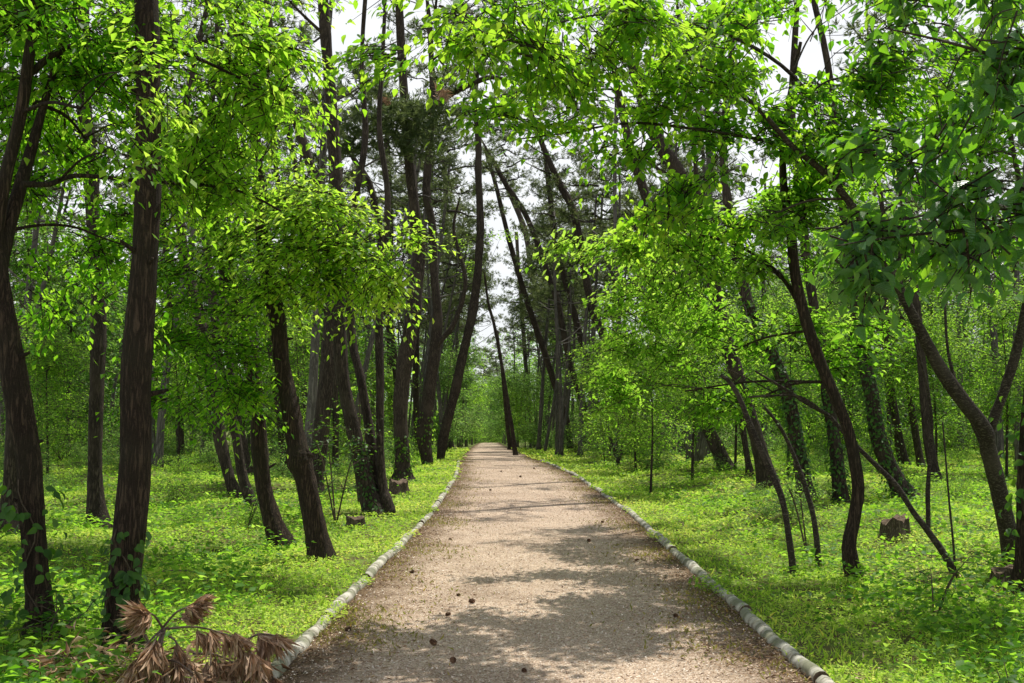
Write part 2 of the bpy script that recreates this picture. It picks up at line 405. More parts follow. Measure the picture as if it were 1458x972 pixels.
mb.add(np.stack([PX, PY, PZ], -1).reshape(-1, 3), None, Q, 0, np.tile(edge, n))
tag(mb.build('path', M['path'], smooth=True), kind='structure')

def wedge(n, y0, y1, p=1.0):
    """points in the view wedge, denser close to the camera"""
    y = np.exp(rng.uniform(math.log(y0), math.log(y1), n))
    x = rng.uniform(-1, 1, n) * (y * .60 + 1.5)
    return x, y

# chips on the path
n = 60000
y = np.exp(rng.uniform(math.log(4.5), math.log(40), n)); t = rng.uniform(0, 1, n)
x = xl(y) * (1 - t) + xr(y) * t
mb = MB()
ax = unit_rand(n); ax[:, 2] *= .3
up = np.tile([0, 0, 1.], (n, 1)) + rng.normal(0, .45, (n, 3))
add_leaves(mb, np.stack([x, y, H(x, y) + .010 + rng.uniform(0, .004, n)], -1), ax, up, rng.uniform(.006, .018, n) * (1 + y * .02), rng.beta(2.5, 1.6, n), wide=1.5)
tag(mb.build('gravel', M['stone']), 'loose pale gravel chips scattered over the path', 'gravel', kind='stuff')
# brown needle litter along both edges of the path
n = 26000
y = np.exp(rng.uniform(math.log(4.5), math.log(46), n)); e = np.abs(rng.normal(0, .42, n)) - .12
side = rng.random(n) < .45
x = np.where(side, xl(y) + e, xr(y) - e)
clump = np.sin(x * 5 + y * 1.9) + np.sin(y * 4.3 - x * 2.2) + rng.normal(0, .7, n)
k = clump > -.2
x, y = x[k], y[k]; n = len(x)
mb = MB(); ax = unit_rand(n); ax[:, 2] *= .25
add_leaves(mb, np.stack([x, y, H(x, y) + .016 + rng.uniform(0, .015, n)], -1), ax, np.tile([0, 0, 1.], (n, 1)) + rng.normal(0, .5, (n, 3)), rng.uniform(.02, .055, n), rng.random(n), wide=.3)
tag(mb.build('needle_litter', M['litter']), 'brown pine needle litter along the path edges', 'litter', kind='stuff')
# yellowish weeds just inside the edging
n = 20000
y = np.exp(rng.uniform(math.log(5), math.log(46), n)); e = np.abs(rng.normal(.12, .38, n))
side = rng.random(n) < .5
x = np.where(side, xl(y) + e, xr(y) - e)
k = (np.sin(x * 3.1 + y * 2.3) + np.sin(y * 1.7) + rng.normal(0, .6, n)) > .25
x, y = x[k], y[k]; n = len(x)
mb = MB(); ax = rng.normal(0, .7, (n, 3)); ax[:, 2] = rng.uniform(.2, 1, n)
add_leaves(mb, np.stack([x, y, H(x, y) + .008], -1), ax, unit_rand(n), rng.uniform(.02, .05, n), rng.random(n), wide=.6)
tag(mb.build('dry_weeds', M['dry_weed']), 'sparse yellowish weeds on the gravel just inside the edging', 'weeds', kind='stuff')

# ground cover
def cover(n, y0, y1, size0, size1, hmax, name, label, mat, xlim=None, pw=1.0, tintb=0.0, hi=False):
    x, y = wedge(n, y0, y1)
    dl = xl(y) - x; dr = x - xr(y); d = np.maximum(dl, dr)
    lim = .06 + .10 * np.sin(y * 3.1) * np.sin(y * 1.3 + 1) + np.where(y > 40, .0, .06) - .24 * np.clip(np.sin(y * .9 + np.sign(x) * 2) * np.sin(y * 2.3 + x) + .1, 0, 1)
    k = d > lim
    x, y, d = x[k], y[k], d[k]; n = len(x)
    bare = np.sin(x * 1.9 + 3 * np.sin(y * .6)) * np.sin(y * 1.35 - 2 * np.sin(x * .8)) + .35 * np.sin(x * 6.1 + y * 3.7) + rng.normal(0, .18, n)
    kb = (bare < .78) | (rng.random(n) < .25)
    x, y, d = x[kb], y[kb], d[kb]; n = len(x)
    cl = .5 + .25 * np.sin(x * 2.3 + y * .9) * np.sin(y * 1.9 - x * 1.2 + 2) + .25 * np.sin(x * 5.1 - y * 3.3 + .7) * np.sin(x * 3.3 + y * 4.7)
    hh = hmax * (.25 + .75 * cl) * sst(.02, .9, d) * rng.uniform(.15, 1, n) + .01 + np.where(d < .12, rng.uniform(.02, .075, n), 0)
    ax = rng.normal(0, 1, (n, 3)); ax[:, 2] = rng.uniform(-.25, .75, n)
    up = np.tile([0, 0, 1.], (n, 1)) + rng.normal(0, .30, (n, 3))
    sz = (size0 + size1 * y) * rng.uniform(.6, 1.4, n)
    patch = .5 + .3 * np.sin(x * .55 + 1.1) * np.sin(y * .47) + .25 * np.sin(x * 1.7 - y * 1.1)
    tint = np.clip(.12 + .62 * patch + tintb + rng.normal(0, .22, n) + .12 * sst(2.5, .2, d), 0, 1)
    mb = MB()
    add_leaves(mb, np.stack([x, y, H(x, y) + hh], -1), ax, up, sz, tint, hi)
    o = mb.build(name, mat)
    return tag(o, label, 'ground cover', kind='stuff')
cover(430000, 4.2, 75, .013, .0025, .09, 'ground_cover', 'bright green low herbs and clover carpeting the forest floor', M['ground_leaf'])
# fine upright grass blades between
n = 45000
x, y = wedge(n, 4.2, 50)
d = np.maximum(xl(y) - x, x - xr(y)); k = d > .04
x, y = x[k], y[k]; n = len(x)
mb = MB(); ax = rng.normal(0, .45, (n, 3)); ax[:, 2] = 1
add_leaves(mb, np.stack([x, y, H(x, y)], -1), ax, unit_rand(n), rng.uniform(.04, .10, n) * (1 + y * .012), np.clip(rng.normal(.6, .25, n), 0, 1), wide=.14)
tag(mb.build('grass', M['ground_leaf']), 'thin grass blades standing among the low herbs', 'grass', kind='stuff')
# patches of taller dark herbs
n0 = 1700
cx, cy = wedge(n0, 5, 45)
cx2, cy2 = wedge(420, 4.6, 9.5); cx = np.concatenate([cx, cx2]); cy = np.concatenate([cy, cy2])
d = np.maximum(xl(cy) - cx, cx - xr(cy)); k = d > 1.0
cx, cy = cx[k], cy[k]
mb = MB()
for a, b in zip(cx, cy):
    m_ = rng.integers(14, 40); r = rng.uniform(.12, .4)
    px_ = a + rng.normal(0, r, m_); pyy = b + rng.normal(0, r, m_)
    ok = np.maximum(xl(pyy) - px_, px_ - xr(pyy)) > .25
    px_, pyy = px_[ok], pyy[ok]; m_ = len(px_)
    ax = rng.normal(0, 1, (m_, 3)); ax[:, 2] = rng.uniform(-.5, .3, m_)
    add_leaves(mb, np.stack([px_, pyy, H(px_, pyy) + rng.uniform(.04, .17 + .2 * rng.random() ** 2, m_)], -1), ax, np.tile([0, 0, 1.], (m_, 1)) + rng.normal(0, .35, (m_, 3)),
               rng.uniform(.04, .09, m_) * (1 + b * .012), np.clip(rng.normal(rng.uniform(.2, .7), .15, m_), 0, 1), wide=1.15)
tag(mb.build('broadleaf_herbs', M['leaf_mid']), 'scattered taller broad leaved herbs over the ground cover', 'herbs', kind='stuff')

# brown fallen leaves and needles lying on the forest floor
n = 9000
x, y = wedge(n, 4.4, 34); d = np.maximum(xl(y) - x, x - xr(y))
k = (d > .1) & ((np.sin(x * 1.9 + 3 * np.sin(y * .6)) * np.sin(y * 1.35 - 2 * np.sin(x * .8)) + rng.normal(0, .35, n) > .35) | (d < .45))
x, y = x[k], y[k]; n = len(x)
mb = MB(); ax = unit_rand(n); ax[:, 2] *= .3
add_leaves(mb, np.stack([x, y, H(x, y) + rng.uniform(.012, .06, n)], -1), ax, np.tile([0, 0, 1.], (n, 1)) + rng.normal(0, .4, (n, 3)), rng.uniform(.025, .07, n), rng.random(n), wide=.6)
tag(mb.build('leaf_litter', M['litter']), 'brown fallen leaves lying among the low herbs', 'litter', kind='stuff')

# ------------------------------------------------------------------ edging logs
ORD = ['nearest', 'second', 'third', 'fourth', 'fifth', 'sixth', 'seventh', 'eighth', 'ninth', 'tenth', 'eleventh', 'twelfth']
def edge_logs(fx, y0, y1, side):
    y = y0; k = 0
    while y < y1:
        ln = random.uniform(1.7, 2.2)
        ye = min(y + ln, y1 + .4)
        ys = np.linspace(y + .006, ye - .006, 15)
        r = random.uniform(.052, .060)
        P = np.stack([fx(ys) + .008 * np.sin(ys * 9 + k) + .006 * random.uniform(-1, 1), ys, H(fx(ys), ys) + .008 + .018 * random.uniform(-1, .8) + .012 * np.sin(ys * 2.2 + k)], -1)
        # knots and slightly swollen rings along the log
        u = np.linspace(0, 1, 15)
        R = r * (1 + .015 * np.sin(u * 17 + k * 2) + .016 * rng.normal(size=15) - .05 * u)
        where = 'left' if side < 0 else 'right'
        lab = ('pale scarred log in the %s edging of the path, %s from the camera end' % (where, ORD[k])) if k < 9 else 'small distant pale log in the %s edging where the path bends' % where
        root = empty('edging_log', (P[0][0], P[0][1], P[0][2] - r), lab, 'log', 'logs edging the %s side of the path' % where)
        mb = MB(); V, T, Q = tube(P, R, 12, .05, k * 3 + side, False); mb.add(V, T, Q)
        mb.build('log_bark', M['log'], root, root.location, True)
        for e_, s_ in ((0, -1), (-1, 1)):
            mb = MB()
            ring = V.reshape(15, 12, 3)[e_]
            c = ring.mean(0) + np.array([0, s_ * .004, 0])
            jj = np.arange(12)
            mb.add(np.vstack([ring, c[None]]), np.stack([np.full(12, 12), jj, (jj + 1) % 12], -1))
            mb.build('cut_end', M['cut_wood'], root, root.location)
        y = ye + random.uniform(.0, .03); k += 1
edge_logs(lambda y: xl(y) - .06, 6.25, 43, -1)
edge_logs(lambda y: xr(y) + .06, 4.3, 40, 1)

# ------------------------------------------------------------------ trees traced along their trunks
def world_path(pts, depth, lean=0.0, toward=None):
    """points along a stem (sight line x, y, apparent width) set out at a given distance, leaning by `lean` metres over its length"""
    out = []
    n = len(pts)
    for i, p in enumerate(pts):
        d = depth + lean * (i / max(1, n - 1))
        w = at(p[0], p[1], d)
        out.append((*w, p[2] / 2 / F_PX * d))
    return np.array(out)

LIMB = {}
def limb(mb_or_root, pts4, mat, name='branch', sides=7, seed=0, org=(0, 0, 0)):
    S = catmull(pts4, 5); mb = MB()
    add_tube(mb, S[:, :3], S[:, 3], sides, 0, .08, seed)
    LIMB.setdefault(mb_or_root.name, []).append(S[len(S) // 4:])
    return mb.build(name, mat, mb_or_root, org, True)

TREES = []
def stem_tree(name, label, cat, pts, grow=0.0, lean=0.0, mat='bark', group=None, flare=1.5, sides=12, rough=.07, base_depth=None, sway=0.0):
    b = ground(pts[0][0], pts[0][1]) if base_depth is None else at(pts[0][0], pts[0][1], base_depth)
    if base_depth is not None: b[2] = Hf(b[0], b[1])
    P = world_path(pts, b[1], lean)
    P[0, :3] = b
    S = catmull(P, 6)
    # root flare and a little below ground
    h = S[:, 2] - b[2]
    S[:, 3] *= 1 + (flare - 1) * 1.35 * np.exp(-np.maximum(h, 0) / .2)
    low = S[0].copy(); low[2] -= .25; low[3] *= 1.1
    S = np.vstack([low, S])
    if grow > 0:
        d = S[-1, :3] - S[-4, :3]; d /= np.linalg.norm(d); p = S[-1].copy(); k = 0
        r0 = p[3]; h0 = p[2]
        ph = random.uniform(0, 6)
        while p[2] < b[2] + grow and k < 60:
            d = d + np.array([.05 * math.sin(ph + k * .7), .05 * math.cos(ph * 1.3 + k * .5), .03]); d /= np.linalg.norm(d)
            p = p.copy(); p[:3] += d * .5; p[3] = r0 * max(.25, 1 - .8 * (p[2] - h0) / max(.5, b[2] + grow - h0)); k += 1
            S = np.vstack([S, p])
    root = empty(name, tuple(b), label, cat, group)
    mb = MB(); add_tube(mb, S[:, :3], S[:, 3], sides, 0, rough, len(TREES) * 1.3 + 1)
    mb.build('trunk', M[mat], root, b, True)
    TREES.append((root, S, b)); LIMB[root.name] = [S[int(len(S) * .45):]]
    return root, S, np.array(b)

# ---- pine crowns
def tufts(mb, pos, dirs, n_blade=12, length=.16, width=.05, tint0=.5, mat=0):
    m_ = len(pos)
    pos = np.repeat(pos, n_blade, 0); d = np.repeat(nrmz(dirs), n_blade, 0)
    ax = d * .75 + unit_rand(len(pos)) * .85
    t = np.clip(np.repeat(rng.normal(tint0, .2, m_), n_blade) + rng.normal(0, .12, len(pos)), 0, 1)
    add_leaves(mb, pos, ax, unit_rand(len(pos)), length * rng.uniform(.7, 1.2, len(pos)), t, False, mat, wide=width / .27 * .5)

def pine_crown_mesh(idx, hgt, nbr, spread, nw=7, ntf=7):
    mb = MB()
    for k in range(nbr):
        z0 = hgt * (k / nbr) ** .9
        az = k * 2.4 + random.uniform(-.5, .5)
        ln = spread * (1 - .55 * k / nbr) * random.uniform(.6, 1.1)
        bend = random.uniform(.1, .5)
        P = []
        for q in range(7):
            u = q / 6
            P.append((math.cos(az + .3 * math.sin(u * 3 + k)) * ln * u, math.sin(az + .3 * math.sin(u * 3 + k)) * ln * u, z0 + ln * (bend * u * u - .12 * u) + .1 * math.sin(u * 7 + k)))
        P = np.array(P); R = np.linspace(.05 * ln / 2.5 + .012, .008, 7)
        add_tube(mb, P, R, 5, 1)
        for w in range(nw):
            u = random.uniform(.35, 1); p = P[min(6, int(u * 6))] + (P[min(6, int(u * 6) + 1)] - P[min(6, int(u * 6))]) * (u * 6 % 1)
            a2 = az + random.uniform(-1.3, 1.3); l2 = random.uniform(.35, .95)
            d2 = np.array([math.cos(a2), math.sin(a2), random.uniform(-.05, .55)])
            e = p + d2 * l2
            add_tube(mb, np.array([p, (p + e) / 2 + [0, 0, -.03], e]), [.014, .01, .006], 4, 1, cap=False)
            nt_ = ntf
            tp = p + np.outer(rng.uniform(.35, 1.05, nt_), d2 * l2) + rng.normal(0, .13, (nt_, 3))
            tufts(mb, tp, np.tile(d2 + [0, 0, .5], (nt_, 1)) + rng.normal(0, .4, (nt_, 3)), 13, .19, .036, .5)
    o = mb.build('crown', [M['needle'], M['bark_grey']])
    me = o.data; bpy.data.objects.remove(o)
    return me
PINE = [pine_crown_mesh(0, 4.2, 13, 2.6), pine_crown_mesh(1, 5.0, 14, 2.2), pine_crown_mesh(2, 3.4, 11, 3.0), pine_crown_mesh(3, 5.6, 15, 2.0)]
PINE_OPEN = [pine_crown_mesh(4, 3.2, 5, 1.7, 4, 6), pine_crown_mesh(5, 3.8, 6, 1.5, 4, 6)]  # sparse variant: crowns thinned so more sun reaches the ground

def add_pine_crown(root, top, b, s=1.0, v=None):
    near = b[1] < 33
    o = bpy.data.objects.new('crown', (PINE_OPEN[random.randrange(2)] if near else PINE[random.randrange(4) if v is None else v])); C.objects.link(o)
    o.parent = root
    o.location = Vector(top) - Vector(b); o.rotation_euler = (random.uniform(-.15, .15), random.uniform(-.15, .15), random.uniform(0, 6.28)); o.scale = (s, s, s)
    return o

def pine(label, pts, h, s=1.0, group=None, v=None, stubs=0, **kw):
    root, S, b = stem_tree('pine_tree', label, 'pine tree', pts, grow=h, group=group, **kw)
    i = max(0, len(S) - 9)
    add_pine_crown(root, S[i, :3], b, s, v)
    for k in range(stubs):
        q = S[random.randint(int(len(S) * .45), len(S) - 4)]
        a = random.uniform(0, 6.28); l = random.uniform(.5, 1.6)
        d = np.array([math.cos(a), math.sin(a), random.uniform(.1, .7)])
        pts4 = np.array([(*(q[:3]), q[3] * .35), (*(q[:3] + d * l * .5 + [0, 0, -.05]), q[3] * .24), (*(q[:3] + d * l), q[3] * .08)])
        limb(root, pts4, M['bark'], 'branch', 5, k, b)
    return root, S, b

# ---- broadleaf crowns made of leafy shoots gathered in masses
def leaf_crown(root, b, blobs, mat, leaf, hi=False, nodes=11, length=.6, droop=.5, anchor=None, tint=.5, limb_mat='bark', mult=1.0, jit=.3, tsp=.28, tiers=0):
    mb = MB()
    L4 = np.concatenate(LIMB[root.name])
    for bl in blobs:
        px, py_c, dep, rx, ry, rd, ns = bl[:7]
        ns = int(ns * mult)
        tb = bl[7] if len(bl) > 7 else tint
        c = at(px, py_c, dep)
        R = np.array([rx / F_PX * dep, rd, ry / F_PX * dep])
        nc = max(2, ns // 13)
        loc = in_ball(nc, .15)[rng.integers(0, nc, ns)] * R + rng.normal(0, .14, (ns, 3)) * R
        if tiers:
            rad = (loc[:, 0] / R[0]) ** 2 + (loc[:, 1] / R[1]) ** 2
            loc[:, 2] = np.round((loc[:, 2] + c[2]) / tiers) * tiers - c[2] - .45 * tiers * rad + rng.normal(0, .05, ns) + .12 * np.sin(c[0] * 5 + loc[:, 0] * 2)
        base = c + loc
        dist = np.linalg.norm(L4[:, :3] - c, axis=1) + np.maximum(0, L4[:, 2] - c[2]) * .6
        a4_ = L4[int(np.argmin(dist))]; anc = a4_[:3]
        dirs = loc / np.maximum(R, .01) * .5 + unit_rand(ns) * .8 + nrmz(c - anc) * .5
        dirs[:, 2] = dirs[:, 2] * .35
        sprays(mb, base - nrmz(dirs) * length * .4, dirs, length, leaf, nodes, hi, droop, tb, 1, True, jit, tsp)
        r0 = min(a4_[3] * .55, .016)
        hub = anc + (c - anc) * .55 + rng.normal(0, .08, 3)
        q = catmull([(*anc, r0), (*(anc + (hub - anc) * .5 + [0, 0, .06]), r0 * .85), (*hub, r0 * .65)], 5)
        add_tube(mb, q[:, :3], q[:, 3], 5, 1)
        for k in range(max(2, ns // 25)):
            e = c + in_ball(1, .3)[0] * R * .9
            st = anc + (hub - anc) * rng.uniform(.5, 1.0)
            mid = (st + e) / 2 + rng.normal(0, .1, 3) * np.linalg.norm(e - st) + [0, 0, .05]
            q = catmull([(*st, r0 * .5), (*mid, r0 * .32), (*e, .0025)], 5)
            add_tube(mb, q[:, :3], q[:, 3], 4, 1)
    return mb.build('crown', [mat, M[limb_mat]], root, b)

# ================================================================== LEFT SIDE
# L1: leafy tree at the left edge
r1, S1, b1 = stem_tree('broadleaf_tree', 'dark slim leafy tree at the far left edge with vine leaves round its foot', 'tree',
    [(58, 908, 36), (55, 850, 33), (48, 760, 33), (40, 650, 34), (25, 560, 34), (10, 470, 32), (-2, 390, 27), (-6, 330, 22), (8, 250, 19), (30, 160, 17), (44, 60, 15), (60, -60, 11), (90, -200, 7)],
    mat='bark_near', base_depth=None)
D1 = b1[1]
limb(r1, world_path([(-3, 385, 24), (12, 325, 19), (30, 262, 18), (44, 215, 15), (62, 150, 12), (90, 60, 9), (130, -40, 6)], D1, .5), M['bark_near'], 'branch', 9, 3, b1)
limb(r1, world_path([(32, 262, 9), (70, 262, 8), (110, 250, 7), (200, 257, 6), (290, 263, 5), (350, 275, 4), (400, 300, 3)], D1 - .05, 1.3), M['bark_near'], 'branch', 7, 5, b1)
limb(r1, world_path([(10, 328, 6), (60, 320, 5), (105, 323, 4), (145, 338, 3), (180, 350, 2)], D1 + .1, .8), M['bark_near'], 'branch', 6, 6, b1)
limb(r1, world_path([(36, 110, 10), (90, 70, 9), (170, 60, 8), (260, 75, 6), (340, 110, 4), (400, 140, 2)], D1, .9), M['bark_near'], 'branch', 6, 7, b1)
a1 = at(60, 150, D1)
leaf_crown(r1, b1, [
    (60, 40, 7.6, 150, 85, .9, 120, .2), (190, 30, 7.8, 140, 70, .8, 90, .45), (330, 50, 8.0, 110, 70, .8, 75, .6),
    (120, 140, 8.4, 130, 60, .8, 85, .35), (280, 150, 8.2, 130, 70, .8, 80, .6), (380, 110, 8.6, 70, 55, .6, 70, .7), (340, -60, 9.2, 120, 50, .8, 40, .6), (100, -70, 8.4, 150, 50, .8, 90, .4),  # masses above the view are added to shade the near left ground
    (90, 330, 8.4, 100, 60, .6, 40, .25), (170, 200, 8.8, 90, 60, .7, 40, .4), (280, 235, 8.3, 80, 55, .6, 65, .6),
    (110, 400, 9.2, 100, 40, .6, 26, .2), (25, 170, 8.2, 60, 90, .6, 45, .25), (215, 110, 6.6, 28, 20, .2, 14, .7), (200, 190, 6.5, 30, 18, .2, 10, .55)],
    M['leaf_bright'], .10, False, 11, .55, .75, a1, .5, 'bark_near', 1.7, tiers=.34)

stem_tree('broadleaf_tree', 'dark trunk just behind and left of the slim leafy tree at the left edge', 'tree',
    [(14, 757, 30), (18, 690, 26), (22, 600, 24), (10, 520, 24), (-4, 430, 22), (-12, 330, 20), (-15, 200, 16), (0, 60, 12), (20, -60, 8)], mat='bark')

pine('slender straight pine seen between the left edge tree and the thickest near pine', [(140, 752, 26), (136, 700, 21), (136, 600, 20), (140, 500, 21), (139, 420, 20), (133, 320, 20), (128, 230, 21), (120, 150, 20), (118, 60, 18)], 15, 1.0)

r3, S3, b3 = pine('thickest near pine trunk on the left with a vine climbing its foot', [(176, 927, 46), (175, 850, 45), (184, 760, 44), (193, 650, 43), (194, 550, 41), (200, 450, 39), (207, 350, 37), (212, 230, 37), (211, 100, 35), (208, 0, 32), (206, -150, 28)], 11, .9, mat='bark_near', rough=.05, sides=16)

# L4: leafy tree with the bright cascade
r4, S4, b4 = stem_tree('broadleaf_tree', 'leaning leafy tree left of the knotted kinked trunk, with bright hanging foliage', 'tree',
    [(404, 779, 24), (391, 750, 24), (377, 700, 22), (370, 640, 22), (366, 570, 20), (358, 520, 21), (345, 460, 21), (328, 405, 20), (316, 360, 18), (306, 280, 15), (310, 200, 12), (330, 110, 8), (350, 20, 5)], mat='bark_near')
D4 = b4[1]
a4 = at(316, 350, D4)
limb(r4, world_path([(318, 365, 14), (350, 330, 12), (400, 300, 9), (450, 300, 6), (510, 330, 4)], D4, -.6), M['bark_near'], 'branch', 7, 3, b4)
limb(r4, world_path([(314, 320, 10), (290, 280, 8), (250, 260, 6), (210, 270, 4)], D4, .6), M['bark_near'], 'branch', 6, 4, b4)
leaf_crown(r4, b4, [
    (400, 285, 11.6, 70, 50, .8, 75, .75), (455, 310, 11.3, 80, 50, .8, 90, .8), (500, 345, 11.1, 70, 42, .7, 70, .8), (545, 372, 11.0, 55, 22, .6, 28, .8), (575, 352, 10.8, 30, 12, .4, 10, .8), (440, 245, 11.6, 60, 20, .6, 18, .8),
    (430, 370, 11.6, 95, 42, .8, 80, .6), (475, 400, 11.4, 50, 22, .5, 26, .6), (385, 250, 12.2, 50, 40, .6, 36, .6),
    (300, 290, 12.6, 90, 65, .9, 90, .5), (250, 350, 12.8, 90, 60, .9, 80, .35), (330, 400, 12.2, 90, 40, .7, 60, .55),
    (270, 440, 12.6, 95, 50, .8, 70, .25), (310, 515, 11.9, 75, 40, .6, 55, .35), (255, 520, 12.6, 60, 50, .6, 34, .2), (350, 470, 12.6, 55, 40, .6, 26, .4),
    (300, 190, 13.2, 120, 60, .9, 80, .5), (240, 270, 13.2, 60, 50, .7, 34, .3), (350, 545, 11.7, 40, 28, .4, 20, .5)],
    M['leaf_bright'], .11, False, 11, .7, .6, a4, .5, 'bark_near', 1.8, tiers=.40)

# L5 forked with knot
r5, S5, b5 = stem_tree('broadleaf_tree', 'knotted trunk that kinks at a burl beside the path, foremost of the left row', 'tree',
    [(458, 796, 27), (447, 740, 27), (434, 680, 30), (425, 655, 40), (421, 628, 31), (411, 570, 25), (402, 520, 23), (394, 450, 21), (382, 400, 19), (373, 330, 18), (366, 230, 17), (360, 170, 16), (340, 60, 14), (300, -60, 11)], mat='bark_near', grow=9, rough=.09)
mb = MB(); kn = at(432, 650, b5[1] - .03)
for k in range(7):
    q = kn + rng.normal(0, .05, 3) * [1, .4, .8]
    d = unit_rand(1)[0] * .12; d[1] -= .06
    c_ = catmull([(*(q - d * .5), .02), (*(q + d * .3 + [0, -.02, .02]), .035), (*(q + d), .012)], 3); add_tube(mb, c_[:, :3], c_[:, 3], 6, 0, .2, k)
mb.build('burl', M['bark_near'], r5, b5, True)
add_pine_crown(r5, S5[-6, :3], b5, .7)

pine('tall straight pine rising right behind the knotted kinked trunk', [(448, 706, 20), (455, 640, 22), (463, 560, 22), (472, 460, 22), (478, 400, 22), (479, 300, 20), (475, 200, 18), (468, 100, 16), (460, 0, 16), (455, -120, 14)], 17, 1.1, stubs=3)

def stubs(root, S, b, n, lo, hi):
    for k in range(n):
        hs = S[:, 2] - b[2]; q = S[int(np.argmin(np.abs(hs - random.uniform(lo, hi))))]
        a = random.uniform(0, 6.28); l = random.uniform(.03, .12) + q[3]
        d = np.array([math.cos(a), math.sin(a), random.uniform(.1, .6)])
        limb(root, np.array([(*(q[:3] + d * q[3] * .4), .022), (*(q[:3] + d * l * .7), .016), (*(q[:3] + d * l), .010)]), M['bark_near'], 'branch_stub', 6, k, b)
stubs(r3, S3, b3, 7, .8, 4.5); stubs(r1, S1, b1, 4, .8, 2.5); stubs(r4, S4, b4, 5, .8, 3.5); stubs(r5, S5, b5, 6, .7, 4.0)

# L7: three stems from one foot
r7, S7, b7 = stem_tree('pine_tree', 'three stemmed pine clump from one foot beside the tree stump left of the path', 'pine tree',
    [(536, 733, 34), (524, 700, 24), (510, 640, 21), (498, 590, 20), (488, 535, 20), (484, 480, 19), (482, 420, 17), (470, 330, 15), (455, 265, 14), (440, 230, 13), (420, 168, 12), (400, 120, 10), (385, 40, 9)], grow=14, flare=1.25)
add_pine_crown(r7, S7[-8, :3], b7, 1.0)
D7 = b7[1]
limb(r7, world_path([(541, 735, 20), (534, 690, 16), (531, 650, 15), (523, 594, 14), (512, 530, 13), (502, 490, 13), (497, 420, 12), (500, 320, 10), (520, 200, 9), (515, 100, 7), (520, 0, 6), (530, -90, 4)], D7 + .1, 1.0), M['bark'], 'trunk', 9, 3, b7)
limb(r7, world_path([(556, 733, 18), (549, 712, 18), (544, 690, 14), (541, 620, 12), (541, 540, 12), (540, 470, 11), (545, 380, 10), (552, 280, 9), (540, 180, 8), (545, 80, 6), (550, -40, 4)], D7 - .05, .6), M['bark'], 'trunk', 9, 4, b7)

r8, S8, b8 = pine('broad pine left of the path, ivy on its foot, dark needles high up', [(574, 685, 24), (572, 640, 21), (570, 580, 21), (576, 520, 22), (586, 465, 23), (593, 410, 19), (597, 350, 17), (592, 310, 16), (583, 230, 15), (575, 130, 13), (570, 40, 12), (565, -60, 10)], 18, 1.0)
mb = MB()
for (px, py_c, rr, nn) in ((520, 185, .9, 120), (560, 165, 1.0, 170), (610, 170, .9, 150), (590, 210, .6, 70), (530, 120, .8, 70), (640, 110, .6, 40), (500, 215, .5, 40)):
    c = at(px, py_c, b8[1] - 1.5)
    p = c + in_ball(nn, .1) * [rr, rr, rr * .55]
    tufts(mb, p, unit_rand(nn) * [1, 1, .5] + [0, 0, .4], 13, .22, .05, .3)
mb.build('crown', M['needle'], r8, b8)
mb = MB()
for (px, py_c, nn) in ((550, 145, 7), (632, 133, 12)):
    c = at(px, py_c, b8[1] - 1.7)
    tufts(mb, c + rng.normal(0, .07, (nn, 3)), unit_rand(nn) + [0, 0, -.4], 16, .26, .03, .5)
tag(mb.build('dead_needles', M['dead_needle'], r8, b8), 'tufts of dead rust brown needles')
limb(r8, world_path([(578, 150, 9), (600, 165, 8), (632, 140, 9), (660, 124, 9), (700, 110, 7), (740, 120, 4)], b8[1] - .3, -1.6), M['bark'], 'branch', 7, 2, b8)
limb(r8, world_path([(580, 200, 8), (550, 185, 7), (515, 190, 5), (490, 215, 3)], b8[1] - .1, -1.4), M['bark'], 'branch', 6, 5, b8)

r9, S9, b9 = pine('pine left of the path whose side limb curves up toward the path', [(609, 663, 15), (604, 620, 22), (611, 560, 18), (619, 500, 16), (623, 450, 14), (618, 390, 12), (615, 320, 12), (607, 270, 12), (613, 200, 10), (616, 130, 9), (612, 40, 8)], 18, 1.1, flare=1.1)
limb(r9, world_path([(617, 505, 10), (625, 488, 9), (645, 463, 7), (659, 425, 7), (662, 392, 6), (651, 350, 5), (646, 320, 4), (655, 280, 3)], b9[1], -.6), M['bark'], 'branch', 7, 3, b9)
r10, S10, b10 = pine('pine at the left edge of the path leaning right over it, nearest the bend', [(627, 656, 11), (633, 615, 14), (646, 565, 14), (660, 500, 13), (672, 450, 13), (680, 390, 12), (684, 320, 11), (681, 250, 10), (681, 200, 9), (676, 140, 8), (682, 80, 7)], 17, 1.0, flare=1.1)

# left mid-distance trunks
pine('leftmost pine of three close grey curving trunks behind the hanging foliage', [(338, 714, 14), (322, 665, 16), (311, 610, 19), (305, 560, 19), (292, 490, 18), (276, 420, 16), (262, 360, 14), (255, 280, 12), (262, 180, 10)], 15, .9)
pine('middle pine of three close grey curving trunks behind the hanging foliage', [(360, 723, 13), (346, 680, 14), (336, 620, 13), (323, 565, 12), (311, 500, 12), (300, 400, 12), (290, 300, 10), (296, 200, 8)], 15, .9)
pine('thinnest and rightmost pine of three close grey trunks behind the hanging foliage', [(356, 676, 10), (347, 635, 11), (335, 570, 9), (325, 500, 9), (317, 420, 9), (312, 300, 8)], 15, .9)
pine('bowed pine with kinked foot left of the three close grey trunks', [(257, 662, 11), (256, 620, 12), (255, 585, 10), (249, 540, 9), (244, 470, 9), (238, 380, 8)], 14, .9)
pine('thin pine leaning left just right of the thick pine', [(239, 643, 9), (233, 600, 9), (222, 550, 8), (214, 500, 8), (205, 420, 7)], 15, .9)
pine('slightly leaning pine seen between the bowed pine and the three close grey trunks', [(297, 641, 10), (291, 600, 10), (284, 550, 10), (279, 480, 9), (272, 380, 8)], 15, .9)
